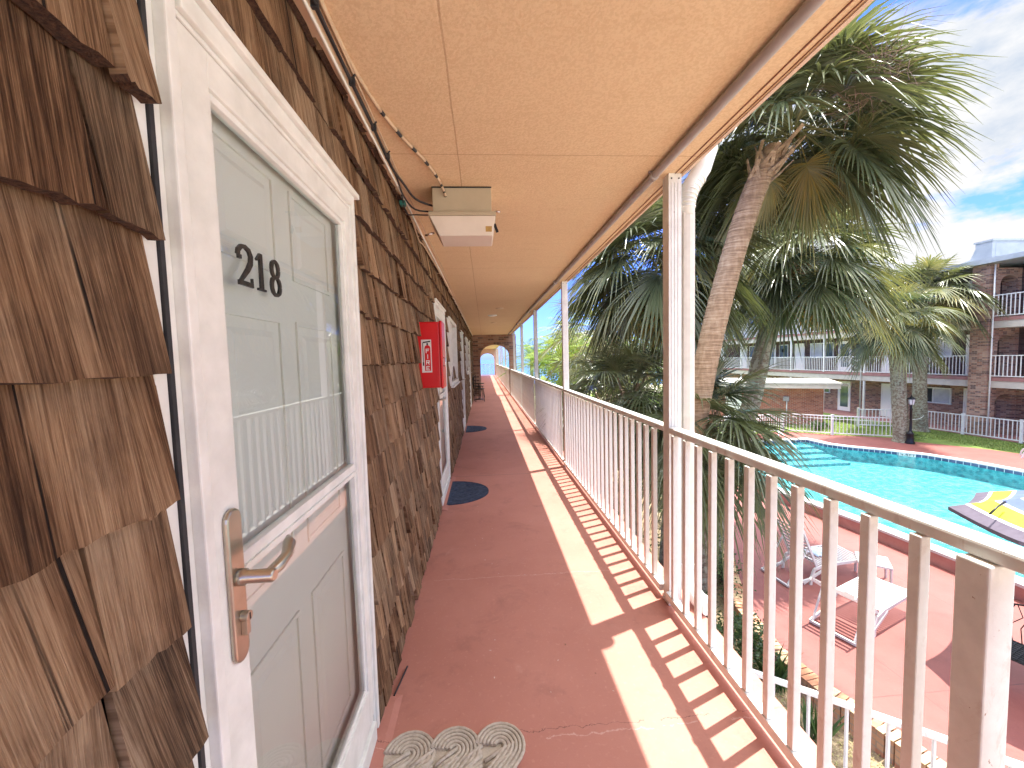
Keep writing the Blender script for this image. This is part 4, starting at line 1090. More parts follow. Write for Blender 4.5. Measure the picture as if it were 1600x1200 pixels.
o = sheet('water', loop_offset(POOL_IN, -0.010), [], WZ, M['water'])
del o['kind']; o.parent = t
for v in o.data.vertices: v.co = v.co - Vector(t.location)
# depth marks
def glyphs(mb, text, w_, h_, T):
    S = {'7': [(0,h_-T,w_,h_),('d',w_-T*1.2,h_-T,w_*.35,0)], '0': [(0,0,T,h_),(w_-T,0,w_,h_),(T,0,w_-T,T),(T,h_-T,w_-T,h_)],
         '4': [(0,h_*.4,T,h_),(T,h_*.4,w_,h_*.4+T),(w_*.65,0,w_*.65+T,h_*.8)],
         '5': [(0,h_-T,w_,h_),(0,h_/2,T,h_-T),(T,h_/2,w_,h_/2+T),(w_-T,T,w_,h_/2),(0,0,w_,T)],
         'F': [(0,0,T,h_),(T,h_-T,w_,h_),(T,h_*.46,w_*.85,h_*.46+T)], 'T': [(w_/2-T/2,0,w_/2+T/2,h_-T),(0,h_-T,w_,h_)], '.': [(0,0,T,T)], ' ': []}
    x = 0
    for k, ch in enumerate(text):
        for q in S[ch]:
            if q[0] == 'd':
                _, xa, za, xb_, zb = q; mb.extr([(x+xa,za,0),(x+xb_,zb,0),(x+xb_+T,zb,0),(x+xa+T*1.2,za,0)][::-1], (0,0,0.001))
            else: mb.box(x+q[0], x+q[2], q[1], q[3], 0, 0.001+0.0001*(k%3))
        x += w_*1.35 if ch not in '. ' else w_*.6
b = MB(); glyphs(b, '7 00', 0.075, 0.11, 0.018)
o = obj('depth_mark', b, M['dark'], t, local=True); o.location = Vector((9.08-0.24+0.02, 6.80, CZ+0.001)) - Vector(t.location); o.rotation_euler = (0,0,R(-96))
d = (Vector((16.05,15.0))-Vector((16.85,13.95))).normalized()
b = MB(); b.box(-0.06,0.42,-0.015,0.10,-0.004,-0.0005); pl_ = obj('mark_tile', b, M['coping'], t, local=True)
pos = Vector((16.53-0.25,13.95+.13,CZ-0.135))
for ob_ in (pl_,): ob_.location = pos - Vector(t.location)
q = Matrix((( -d.x, 0, -d.y, 0),( -d.y, 0, d.x, 0),(0,1,0,0),(0,0,0,1)))
b = MB(); glyphs(b, '4.5FT', 0.07, 0.085, 0.016); mk = obj('mark_text', b, M['dark'], pl_, local=True)
p_in = [I2[i] for i in range(len(I2))]
# place on the inner face between the two pool outline corners nearest to (16.5,14.3)
ia = min(range(len(POOL)), key=lambda i: (Vector(POOL[i])-Vector((16.05,15.0))).length)
A_, B_ = Vector(I2[ia]), Vector(I2[ia-1]); dd = (B_-A_).normalized(); nn_ = Vector((-dd.y, dd.x))
if nn_.x > 0: nn_ = -nn_
base = A_.lerp(B_, 0.62) - dd*0.2 + nn_*0.004
mm = Matrix(((dd.x,0,nn_.x,base.x),(dd.y,0,nn_.y,base.y),(0,1,0,CZ-0.139),(0,0,0,1)))
pl_.matrix_basis = Matrix.Translation(-Vector(t.location)) @ mm

# pool hand rail
t = thing('pool_handrail', 'bent white metal handrail at the pool steps', 'handrail', (12.5, 16.9, G))
b = MB(); b.tube([(12.0,17.45,-2.56),(12.02,17.42,-1.95),(12.1,17.3,-1.80),(12.3,17.0,-1.78),(12.65,16.6,-1.88),(12.85,16.35,-2.10),(13.1,15.9,-2.6),(13.15,15.8,-2.9)], 0.024, 8)
b.tube([(12.75,16.45,-2.0),(12.78,16.45,-2.6),(12.78,16.45,-3.0)], 0.02, 8)
obj('rail', b, M['strap'], t)
b = MB(); b.lathe((12.0,17.45,CZ+.001), [(0.05,0),(0.05,0.012),(0.02,0.02)], 12); obj('flange', b, M['steel'], t)

# ---- picket fences round the pool
def picket_fence(pts, label, group, h=1.0, post_every=2.4, base=G, col_='rail'):
    t = thing('picket_fence', label, 'fence', (pts[0][0], pts[0][1], base), 0, group)
    rl = MB(); np_ = 0
    for i in range(len(pts)-1):
        a, c = Vector((*pts[i], base)), Vector((*pts[i+1], base)); L = (c-a).length; d = (c-a).normalized()
        rl.beam(a+Vector((0,0,h-.02)), c+Vector((0,0,h-.02)), 0.05, 0.045); rl.beam(a+Vector((0,0,.10)), c+Vector((0,0,.10)), 0.04, 0.045)
    obj('rails', rl, M[col_], t)
    b = MB(); tot = 0
    for i in range(len(pts)-1):
        a, c = Vector((*pts[i], base)), Vector((*pts[i+1], base)); L = (c-a).length; d = (c-a).normalized()
        k = int(L/0.145)
        for q in range(1, k):
            p = a + d*(L*q/k); b.beam(p+Vector((0,0,.124)), p+Vector((0,0,h-.044)), 0.026, 0.026, up=(d.x,d.y,0)); tot += 1
    o = obj('pickets', b, M[col_], t)
    for i, p in enumerate(pts):
        if i == 0 or i == len(pts)-1 or True:
            b = MB(); b.box(p[0]-.045,p[0]+.045,p[1]-.045,p[1]+.045,base,base+h+.03); b.box(p[0]-.055,p[0]+.055,p[1]-.055,p[1]+.055,base+h+.031,base+h+.055)
            obj('post', b, M[col_], t)
    return t
picket_fence([(9.2,20.05),(11.5,20.05),(13.75,20.05),(16.1,20.45),(17.7,19.1),(19.75,17.85)], 'white picket fence behind the pool, in front of the red brick pool house', 'white picket fences')
picket_fence([(23.4,19.6),(23.55,18.0),(23.65,15.9),(23.7,13.4),(23.7,10.9),(23.7,8.4)], 'white picket fence before the ground floor at the right, past the lamp post', 'white picket fences')
picket_fence([(21.0,21.0),(22.4,20.3)], 'short white picket fence piece between the two far palms', 'white picket fences')
cable([(19.75,17.85,-1.95),(21.4,18.2,-2.02),(23.35,19.5,-1.95)], 0.014, M['white'], 'white rope strung from the fence past the two far palms', 'ropes')
cable([(13.9,19.95,-2.05),(16.1,20.35,-2.03),(17.6,19.0,-2.0),(19.75,17.75,-2.05)], 0.010, M['white'], 'thin white rope along the picket fence behind the pool', 'ropes')

# ---- opposite apartment building
t = thing('apartment_building', 'three storey brick apartment building with white balcony railings across the courtyard', 'building', (24, 25, G))
FX, WXo = 24.0, 25.5
BY0, BY1 = 8.0, 44.0
for k, zf in enumerate((G, 0.0, 2.82)):
    b = MB(); b.box(WXo, WXo+5, BY0, BY1, zf, zf+ (2.37 if k == 0 else 2.34)); obj('wall', b, M['brick'] if k == 0 else M['dark_shingle'], t)
    if k:
        b = MB(); b.box(FX, WXo+5, BY0, BY1, zf-0.16, zf); obj('slab_edge', b, M['slabred'], t)
        b = MB(); b.box(FX+0.03, WXo+5, BY0, BY1, zf-0.48, zf-0.1605); obj('beam', b, M['beam'], t)
b = MB(); b.box(FX-0.3, WXo+0.0, BY0, BY1, G-0.2, G-0.001); obj('ground_walk', b, M['slabred'], t)
b = MB(); b.box(FX-0.42, WXo+5.4, BY0, BY1, 5.36, 5.58); obj('roof', b, M['roof'], t)
b = MB(); b.box(FX-0.08, FX+5, 17.45, 18.1, 5.58, 6.42); b.box(FX-0.12, FX+5.05, 17.40, 18.15, 6.4205, 6.50); b.box(FX+0.10, FX+4.9, 17.44, 17.4499, 5.7, 6.33)
b.extr([(FX-0.07,18.1001,6.2),(FX-0.07,18.1001,5.59),(FX-0.07,18.9,5.59),(FX-0.07,18.3,5.72)], (0.5,0,0))
obj('parapet', b, M['roof'], t)
# cross wall with stacked arches and its brick pillar
b = MB(); b.box(23.86, 24.28, 17.42, 18.12, G, 5.355); obj('pillar', b, M['brick'], t)
for k, zf in enumerate((G, 0.0, 2.82)):
    b = MB(); zt = zf + 2.34; ax0, ax1, spr = 24.4, 25.3, zf+1.6; cx, rx = (ax0+ax1)/2, (ax1-ax0)/2
    b.box(24.2801, ax0, 17.42, 18.0, zf+0.001, zt); b.box(ax1, 25.499, 17.42, 18.0, zf+0.001, zt); nn = 12
    arc = [(cx-rx*math.cos(PI*q/nn), spr+rx*0.9*math.sin(PI*q/nn)) for q in range(nn+1)]
    for q in range(nn):
        (xa, za), (xb_, zb) = arc[q], arc[q+1]
        b.hexa([(xa,17.42,za),(xb_,17.42,zb),(xb_,18.0,zb),(xa,18.0,za)], [(xa,17.42,zt),(xb_,17.42,zt),(xb_,18.0,zt),(xa,18.0,zt)])
    obj('arched_wall', b, M['brick'], t)
def bdoor(y0, y1, zf, glassy=False):
    b = MB(); b.box(WXo-0.05, WXo-0.001, y0-0.07, y0, zf+0.01, zf+2.12); b.box(WXo-0.05, WXo-0.001, y1, y1+0.07, zf+0.01, zf+2.12); b.box(WXo-0.05, WXo-0.001, y0, y1, zf+2.05, zf+2.12)
    b.box(WXo-0.03, WXo-0.001, y0, y1, zf+0.01, zf+2.05)
    for za, zb in ((.15,.95),(1.1,1.9)):
        for ya, yb in ((y0+.1,(y0+y1)/2-.05),((y0+y1)/2+.05,y1-.1)): b.box(WXo-0.036, WXo-0.0301, ya, yb, zf+za, zf+zb)
    d = obj('door', b, M['door'], t)
    if glassy:
        b = MB(); b.box(WXo-0.04, WXo-0.0361, y0+.12, y1-.12, zf+0.3, zf+1.92); obj('pane', b, M['pane'], d)
def bwin(y0, y1, z0, z1, blind=False):
    b = MB(); f = 0.06
    b.box(WXo-0.06, WXo-0.001, y0, y0+f, z0, z1); b.box(WXo-0.06, WXo-0.001, y1-f, y1, z0, z1); b.box(WXo-0.06, WXo-0.001, y0+f, y1-f, z1-f, z1); b.box(WXo-0.08, WXo-0.001, y0-.03, y1+.03, z0-f, z0)
    m_ = (y0+y1)/2
    if y1-y0 > 1: b.box(WXo-0.055, WXo-0.001, m_-.025, m_+.025, z0, z1-f)
    d = obj('window', b, M['white'], t)
    b = MB(); b.box(WXo-0.02, WXo-0.001, y0+f, (y1-f) if not (y1-y0 > 1) else m_-.025, z0, z1-f); obj('pane', b, M['blind'] if blind else M['pane'], d)
    if y1-y0 > 1:
        b = MB(); b.box(WXo-0.02, WXo-0.001, m_+.025, y1-f, z0, z1-f); obj('pane', b, M['pane'] if blind else M['blind'], d)
for zf, lvl in ((0.0,1),(2.82,2)):
    for y0, y1, g in ((18.5,19.4,1),(22.95,23.85,0),(26.15,27.05,1),(30.25,31.1,0),(33.4,34.3,1),(37.2,38.1,0),(41,41.9,0),(15.0,15.9,1),(11.0,11.9,0)): bdoor(y0, y1, zf, bool(g))
    for y0, y1 in ((20.1,21.95),(27.5,29.6),(31.9,32.9),(35,36.8),(12.6,14.4)): bwin(y0, y1, zf+1.0, zf+2.08, y0 in (20.1, 35))
for y0, y1, g in ((18.55,19.42,1),(22.9,23.85,0),(26.15,27.0,1),(30.3,31.2,0),(34.4,35.3,1),(13.4,14.3,0)): bdoor(y0, y1, G+0.02, bool(g))
for y0, y1 in ((20.05,21.85),(27.75,28.35),(32,33.4),(15.6,16.9)): bwin(y0, y1, -1.6, -0.76, y0 == 20.05)
ypost = [8.1, 11.2, 14.3] + [20.67+3.05*k for k in range(8)]
ys_ = sorted(ypost + [17.42, 18.12])
for k, zf in enumerate((G, 0.0, 2.82)):
    for y in ypost:
        b = MB(); b.box(FX+0.02, FX+0.11, y-0.045, y+0.045, zf+0.001, zf+2.339 if k < 2 else zf+2.54); obj('post', b, M['rail'], t)
    if k:
        for i in range(len(ys_)-1):
            ya, yb = ys_[i]+.05, ys_[i+1]-.05
            if abs(ys_[i]-17.42) < .01: continue
            b = MB(); b.box(FX+0.02, FX+0.08, ya, yb, zf+1.02, zf+1.06); b.box(FX+0.03, FX+0.07, ya, yb, zf+0.06, zf+0.10)
            nb = int((yb-ya)/0.145)
            for q in range(1, nb):
                y = ya+(yb-ya)*q/nb; b.box(FX+0.035, FX+0.062, y-0.013, y+0.013, zf+0.1005, zf+1.0195)
            obj('balcony_railing', b, M['rail'], t)
b = MB(); b.tube([(23.95,23.85,5.3),(23.95,23.85,G+.1)], .035, 8); obj('downpipe', b, M['rail'], t)
b = MB(); b.tube([(23.93,17.3,5.3),(23.93,17.3,G+.1)], .03, 8); obj('downpipe', b, M['rail'], t)
for y in (25.3, 32.5, 19.9): 
    b = MB(); b.box(WXo-0.12, WXo-0.001, y-.06, y+.06, 1.45, 1.70); obj('wall_lamp', b, M['iron'], t)

# ---- red brick pool house
ang = math.atan2(21.6-25.66, 19.45-13.5)
t = thing('pool_house', 'low orange red brick pool house with a flat white roof', 'building', (19.45, 21.6, G), ang)
b = MB(); b.box(-7.2, 0, 0, 3.6, 0, 2.20); obj('wall', b, M['brick_red'], t, local=True)
b = MB(); b.box(-8.0, 0.65, -0.75, 4.2, 2.2005, 2.44); obj('fascia', b, M['beam'], t, local=True)
b = MB(); b.box(-8.05, 0.70, -0.80, 4.25, 2.4405, 2.53); obj('roof', b, M['roofwhite'], t, local=True)
b = MB(); b.box(-3.62, -3.28, -0.05, -0.001, 0, 2.199); b.box(-5.0, -4.1, -0.03, -0.001, 0, 2.05); obj('door_panel', b, M['door'], t, local=True, bevel=0.004)
b = MB(); b.box(-6.3,-5.4,-0.04,-0.001,1.0,1.9); obj('window', b, M['pane'], t, local=True)
b = MB(); b.box(-1.95, -1.65, -0.12, -0.001, 1.38, 1.66); obj('meter_box', b, M['greypipe'], t, local=True, bevel=0.01)
b = MB(); b.tube([(-1.76,-0.05,1.38),(-1.76,-0.05,0.02)], 0.03, 8); obj('meter_pipe', b, M['white'], t, local=True)

# ---- lamp post
t = thing('lamp_post', 'black lamp post with a glass lantern beside the far palms', 'lamp post', (19.24, 16.68, G))
b = MB(); b.lathe((0,0,0), [(0.17,0),(0.17,.08),(0.13,.14),(0.12,.42),(0.14,.46),(0.09,.52),(0.05,.6),(0.045,1.55),(0.06,1.57),(0.04,1.62),(0.03,1.78)], 14); obj('pole', b, M['iron'], t, local=True)
b = MB(); b.lathe((0,0,1.78), [(0.05,0),(0.09,.02),(0.12,.24),(0.12,.25)], 6, smooth=False); obj('lantern_glass', b, M['blind'], t, local=True)
b = MB(); b.lathe((0,0,2.03), [(0.15,0),(0.13,.05),(0.05,.12),(0.02,.15),(0.02,.2),(0,.2)], 8, smooth=False)
for k in range(6): b.beam((.092*math.cos(k*PI/3),.092*math.sin(k*PI/3),1.79),(.122*math.cos(k*PI/3),.122*math.sin(k*PI/3),2.03),.012,.012)
obj('lantern_cap', b, M['iron'], t, local=True)

# ---- sun loungers
def lounger_proto(theta, label, loc, rz):
    """x axis: head (0) to foot (1.9); hinge at x=.72"""
    t = thing('sun_lounger', label, 'sun lounger', loc, rz, 'white strap sun loungers by the pool')
    hx, H_, W = 0.74, 0.34, 0.62
    for s in (-1, 1):
        y = s*W/2
        b = MB(); pts = [(hx-.06,y,.28),(hx+.1,y,.325),(hx+.5,y,.34),(1.6,y,.345),(1.78,y,.33),(1.90,y,.26),(1.95,y,.14),(1.97,y,.0)]
        for i in range(len(pts)-1): b.beam(pts[i], (pts[i+1][0], pts[i+1][1], pts[i+1][2]), .030, .050)
        obj('side_rail', b, M['strap'], t, local=True)
        b = MB(); pts = [(hx-.06,y,.29),(hx-.12,y,.15),(hx-.14,y,.0)]
        for i in range(2): b.beam(pts[i], pts[i+1], .030, .045)
        b.beam((hx-.30,y*1.02,.05),(hx+.22,y*1.02,.30),.026,.04)
        obj('leg', b, M['strap'], t, local=True)
        b = MB(); c_, s_ = math.cos(theta), math.sin(theta)
        b.beam((hx,y*.96,.32),(hx-.78*c_,y*.96,.32+.78*s_),.026,.042); obj('back_rail', b, M['strap'], t, local=True)
    b = MB(); b.beam((.12,-.31,.03),(.12,.31,.03),.035,.035); b.beam((.12,-.31,.03),(hx-.10,-.31,.12),.028,.04); b.beam((.12,.31,.03),(hx-.10,.31,.12),.028,.04)
    c_, s_ = math.cos(theta), math.sin(theta)
    for s in (-1,1): b.beam((.14,s*.28,.05),(hx-.42*c_,s*.28,.30+.42*s_),.022,.03)
    obj('back_support', b, M['strap'], t, local=True)
    def straps(name, p, q, n):
        b = MB(); p = Vector(p); q = Vector(q)
        for k in range(n):
            a = p.lerp(q, (k+.18)/n); c = p.lerp(q, (k+.72)/n)
            d = (c-a).normalized(); up = d.cross(Vector((0,1,0))) ; up = -up if up.z < 0 else up
            sag = -up*0.012; m1 = -W/2+.0; 
            ysx = [-W/2+.01, -W/6, W/6, W/2-.01]; sg = [0,1,1,0]
            for i in range(3):
                A0 = Vector((a.x,ysx[i],a.z))+sag*sg[i]; A1 = Vector((a.x,ysx[i+1],a.z))+sag*sg[i+1]
                C0 = Vector((c.x,ysx[i],c.z))+sag*sg[i]; C1 = Vector((c.x,ysx[i+1],c.z))+sag*sg[i+1]
                o_ = up*.006
                b.hexa([A0,C0,C1,A1],[A0+o_,C0+o_,C1+o_,A1+o_])
        obj(name, b, M['strap'], t, local=True)
    straps('seat_straps', (hx+.02,0,.352), (1.86,0,.352), 17)
    straps('back_straps', (hx-.03*c_,0,.345+.03*s_), (hx-.78*c_,0,.345+.78*s_), 9)
    return t
uA = Vector((1.62,0.62)).normalized(); aA = math.atan2(uA.y, uA.x)
foot = Vector((6.80,6.12)); hp = foot - uA*1.86
lA = lounger_proto(R(33), 'nearer white strap sun lounger with a low reclined back, beside the violet umbrella shadow', (hp.x, hp.y, G), aA)
uB = Vector((1.0,0.10)).normalized(); aB = math.atan2(uB.y, uB.x)
hp = Vector((6.02,7.08)) - uB*0.74
lB = lounger_proto(R(66), 'farther white strap sun lounger with its back raised steeply and a blue towel', (hp.x, hp.y, G), aB)
lC = dup(lA, (22.0,12.4,G), R(128), 'distant white sun lounger on the red deck behind the pool', 'white strap sun loungers by the pool')
b = MB(); r = random.Random(9); nx_, ny_ = 12, 8
vs = []; 
for i in range(nx_+1):
    for j in range(ny_+1):
        vs.append((i/nx_*.38-.19, j/ny_*.30-.15, 0.03+0.02*math.sin(i*1.1+j*.6)+r.uniform(-.006,.006) - (0.03 if i in (0,nx_) or j in (0,ny_) else 0)))
b.add(vs, [(i*(ny_+1)+j,(i+1)*(ny_+1)+j,(i+1)*(ny_+1)+j+1,i*(ny_+1)+j+1) for i in range(nx_) for j in range(ny_)], 0, 0, True)
o = obj('towel', b, M['towel']); o.location = (6.42, 7.22, G+.372); o.rotation_euler = (0,0,.3); tag(o, 'crumpled pale blue towel on the farther lounger seat', 'towel')
sm = o.modifiers.new('thickness','SOLIDIFY'); sm.thickness = 0.012
t = thing('side_table', 'small white slatted side table beside the farther lounger', 'table', (7.16, 6.78, G), R(-38))
b = MB()
for k in range(9): b.box(-.235, .235, -.235+k*.053, -.235+k*.053+.044, .385, .397)
b.box(-.24,-.215,-.24,.24,.36,.3845); b.box(.215,.24,-.24,.24,.36,.3845); b.box(-.214,.214,-.24,-.222,.36,.3845); b.box(-.214,.214,.222,.24,.36,.3845)
obj('table_top', b, M['strap'], t, local=True)
for sx in (-1,1):
    for sy in (-1,1):
        b = MB(); b.beam((sx*.215,sy*.215,.359),(sx*.22,sy*.22,0),.032,.032); obj('leg', b, M['strap'], t, local=True)

# ---- umbrella
UC = Vector((7.50, 4.07)); RR = 1.44; a0 = math.atan2(5.08-4.07, 6.46-7.50)
t = thing('patio_umbrella', 'large patio umbrella striped in violet grey, yellow, blue and white', 'umbrella', (UC.x, UC.y, G))
zr, za = -0.76-G, -0.30-G
bands = [(0.0,.11,0),(.11,.14,3),(.14,.29,1),(.29,.32,3),(.32,.44,2),(.44,.47,3),(.47,.60,0),(.60,.63,3),(.63,.75,1),(.75,.78,3),(.78,1.0,2)]
b = MB(); NS = 5
def cp(k, u, s):    # k rib index, u across 0..1, s radial 1 = rim .. 0 = centre
    A = Vector((math.cos(a0-k*PI/4), math.sin(a0-k*PI/4)))*RR*s; B = Vector((math.cos(a0-(k+1)*PI/4), math.sin(a0-(k+1)*PI/4)))*RR*s
    p = A.lerp(B, u); sag = 4*u*(1-u)
    p *= 1 - 0.035*sag*s
    z = zr + (za-zr)*(1-s**1.35) - 0.045*sag*s + 0.0
    return (p.x, p.y, z)
for k in range(8):
    for (s0, s1, mi) in bands:
        for j in range(NS):
            u0, u1 = j/NS, (j+1)/NS
            b.add([cp(k,u0,1-s0),cp(k,u1,1-s0),cp(k,u1,1-s1),cp(k,u0,1-s1)], [(0,1,2,3)] if s1 < 1 else [(0,1,2)], mi, 0, True)
    for j in range(NS):
        u0, u1 = j/NS, (j+1)/NS; p, q = Vector(cp(k,u0,1)), Vector(cp(k,u1,1))
        b.add([p,q,q-Vector((0,0,.05)),p-Vector((0,0,.05))],[(0,1,2,3)],0)
obj('canopy', b, [M['purple'],M['yellow'],M['blue'],M['cloth']], t, local=True)
b = MB(); b.tube([(0,0,.05),(0,0,za+.02)], .02, 10); obj('pole', b, M['white'], t, local=True)
for k in range(8):
    an = a0-k*PI/4; b = MB()
    P_ = [(math.cos(an)*RR*s, math.sin(an)*RR*s, zr+(za-zr)*(1-s**1.35)-.02) for s in (.02,.25,.5,.75,.98)]; b.tube(P_, .008, 6)
    b.tube([(0,0,za-.5),(math.cos(an)*RR*.5, math.sin(an)*RR*.5, zr+(za-zr)*(1-.5**1.35)-.03)], .007, 6); obj('rib', b, M['white'], t, local=True)
b = MB(); b.lathe((0,0,za), [(.045,-.01),(.035,.02),(.02,.04),(.022,.06),(0,.075)], 12); obj('finial', b, M['iron'], t, local=True)
b = MB()
q0, q1 = Vector((-1.2,.42,zr+.10)), Vector((-.85,.52,zr+.20)); b.tube([q0+Vector((0,0,.03)), q0.lerp(q1,.5)+Vector((0,0,.045)), q1+Vector((0,0,.03))], [.012,.010,.014], 6); obj('tie_strap', b, M['iron'], t, local=True)
b = MB(); b.lathe((0,0,0), [(.26,0),(.26,.04),(.08,.07),(.035,.1),(.035,.35)], 20); obj('base', b, M['iron'], t, local=True)

# ---- wrought iron chair under the umbrella
t = thing('iron_armchair', 'black wrought iron armchair with mesh seat in the umbrella shade', 'chair', (6.72, 4.38, G), R(200))
b = MB(); b.box(-.24,.24,-.24,.24,.405,.411)
for k in range(9): b.box(-.235+k*.055,-.225+k*.055,-.24,.24,.4112,.416); b.box(-.24,.24,-.235+k*.055,-.225+k*.055,.4162,.421)
b.tube([(-.25,-.25,.41),(.25,-.25,.41),(.25,.25,.41),(-.25,.25,.41),(-.25,-.25,.41)], .012, 6); obj('seat', b, M['iron'], t, local=True)
for s in (-1,1):
    b = MB(); b.tube([(.30,s*.27,0),(.27,s*.26,.02),(.24,s*.25,.2),(.26,s*.25,.41),(.27,s*.28,.6),(.20,s*.29,.66),(-.2,s*.28,.66),(-.29,s*.25,.62)], .012, 8); obj('arm', b, M['iron'], t, local=True)
    b = MB(); b.tube([(-.34,s*.27,0),(-.31,s*.26,.02),(-.25,s*.25,.3),(-.25,s*.25,.41)], .012, 8); obj('leg', b, M['iron'], t, local=True)
b = MB(); b.tube([(-.25,-.25,.41),(-.30,-.25,.7),(-.34,-.18,.88),(-.35,0,.93),(-.34,.18,.88),(-.30,.25,.7),(-.25,.25,.41)], .012, 8)
for k in (-.16,-.08,0,.08,.16): b.tube([(-.25,k,.41),(-.28,k*1.3,.6),(-.30,k*.6,.75),(-.34,k,.90)], .006, 5)
obj('backrest', b, M['iron'], t, local=True)

# ---- lower stair rail in the bed below
t = thing('stair_railing', 'low white stair railing down in the planting bed below the walkway', 'railing', (2.9, 3.7, G-0.28))
A, B = Vector((2.50,3.95,-1.86)), Vector((4.35,2.55,-1.86))
b = MB(); b.beam(A, B, .05, .04); b.beam(A-Vector((0,0,.85)), B-Vector((0,0,.85)), .04, .035); obj('rails', b, M['rail'], t)
nb = 16
for k in range(nb+1):
    p = A.lerp(B, k/nb); b = MB(); w2 = .022 if k not in (0,nb) else .05
    b.beam(p-Vector((0,0,.022 if k not in (0,nb) else -.01)), p-Vector((0,0,.83 if k not in (0, nb) else 1.25)), w2, w2, up=(1,0,0)); obj('baluster' if k not in (0,nb) else 'post', b, M['rail'], t)

# ================================================================ vegetation
GA = 2.399963
def seg_strip(mb, p, d, up, L, wmax, droop, tone, n=4, tipw=0.002, basew=0.25, fold=0.35):
    """one leaf segment from p along d, bending down"""
    side = d.cross(up)
    if side.length < 1e-3: side = Vector((1,0,0))
    side.normalize(); vs = []
    for i in range(n+1):
        u = i/n
        pos = p + d*(L*u) - Vector((0,0,1))*(droop*L*u**2.3) + up*(0.0)
        wd = wmax*(basew+(1-basew)*min(1,u/0.4)) if u < 0.4 else wmax*max(0, 1-(u-0.4)/0.6)**0.8
        wd = max(wd, tipw); 
        vs += [pos-side*wd/2, pos-up*wd*fold, pos+side*wd/2]
    fs = []
    for i in range(n):
        a = i*3; fs += [(a,a+1,a+4,a+3),(a+1,a+2,a+5,a+4)]
    mb.add(vs, fs, 0, tone, False)
def fan_frond(mb, o, az, el, Lp, Lb, nseg, rng, tone, n=4, spread=118, wscale=1.0, stalkr=0.011):
    d0 = Vector((math.cos(el)*math.cos(az), math.cos(el)*math.sin(az), math.sin(el)))
    sag = 0.10 + 0.22*max(0, math.cos(el)); P = []
    for i in range(5):
        u = i/4; P.append(o + d0*Lp*u - Vector((0,0,1))*sag*Lp*u*u*0.8)
    mb.tube(P, [stalkr*1.6, stalkr, stalkr*.8, stalkr*.7, stalkr*.5], 4, 0, min(1, tone*0.6+0.30), False, False)
    T = (P[-1]-P[-2]).normalized(); S = T.cross(Vector((0,0,1)))
    if S.length < 1e-2: S = Vector((math.sin(az), -math.cos(az), 0))
    S.normalize(); roll = rng.uniform(-.35,.35); Nn = S.cross(T).normalized()
    S = (S*math.cos(roll)+Nn*math.sin(roll)).normalized(); Nn = S.cross(T).normalized()
    if Nn.z < 0 and abs(el) < 1.2: Nn = -Nn; S = -S
    mx_ = R(spread); dth = 2*mx_/nseg
    for k in range(nseg):
        a = -mx_ + dth*(k+.5) + rng.uniform(-.015,.015); c_ = abs(a)/mx_
        d = (T*math.cos(a) + S*math.sin(a) + Nn*(0.10+0.16*c_) - Vector((0,0,1))*0.25*(1-c_)).normalized()
        L = Lb*(1.0-0.38*c_**2.0)*rng.uniform(.9,1.06)
        st = P[-1] + T*(Lb*0.22*(1-c_)**1.3) - Vector((0,0,1))*0.05*Lb*(1-c_)
        w_ = min(0.034*Lb/0.9, L*0.4*dth*1.05)*wscale
        seg_strip(mb, st, d, Nn, L, w_, rng.uniform(.12,.50)+0.16*max(0,math.cos(el)), min(1, max(0, tone+rng.gauss(0,.07))), n)
def crown_mesh(seed, nf, Lp, Lb, nseg, elmin=-50, elmax=82, dead=0.1, n=4, lean=(0,0,0), azr=None, wscale=1.0, base_tone=0.32, spread=118, jit=0.10):
    rng = random.Random(seed); mb = MB()
    for i in range(nf):
        u = (i+.5)/nf
        el = R(elmax + (elmin-elmax)*u**0.9) + rng.uniform(-.12,.12)
        az = i*GA + rng.uniform(-.25,.25)
        if azr and el < azr[2] and math.cos(az-azr[0]) > math.cos(azr[1]): continue      # old leaves shed on this side
        tone = base_tone*rng.uniform(.3,1.5) + (0.10*u)
        if u > 1-dead: tone = rng.uniform(.5,.95); Lk = .7
        else: Lk = 1.0
        o = Vector((math.cos(az)*.07, math.sin(az)*.07, rng.uniform(-.2,.12) - .15*u))
        s = rng.uniform(.85,1.08)*(0.8 if u < .12 else 1)
        fan_frond(mb, o, az, el, Lp*s*Lk, Lb*s*Lk, nseg, rng, tone, n, spread, wscale)
    return mb
def trunk(mb, pts, r0, r1, steps=60, seg=14, rng=None, ringy=0.02, bulge=0.0):
    P = []; pts = [Vector(p) for p in pts]; m_ = len(pts)-1; out = []; rs = []
    for i in range(steps+1):
        u = i/steps*m_; k = min(int(u), m_-1); f = u-k
        p0 = pts[max(k-1,0)]; p1 = pts[k]; p2 = pts[k+1]; p3 = pts[min(k+2,m_)]
        out.append(0.5*((2*p1)+(p2-p0)*f+(2*p0-5*p1+4*p2-p3)*f*f+(3*p1-p0-3*p2+p3)*f**3))
        rr = r0+(r1-r0)*(i/steps); rr *= 1 + ringy*(1 if i % 2 else -1)*rng.uniform(.3,1) + rng.uniform(-.01,.01)
        if i < 4: rr *= 1+ (4-i)*.06
        rs.append(rr)
    mb.tube(out, rs, seg, 0, 0, True, True); return out
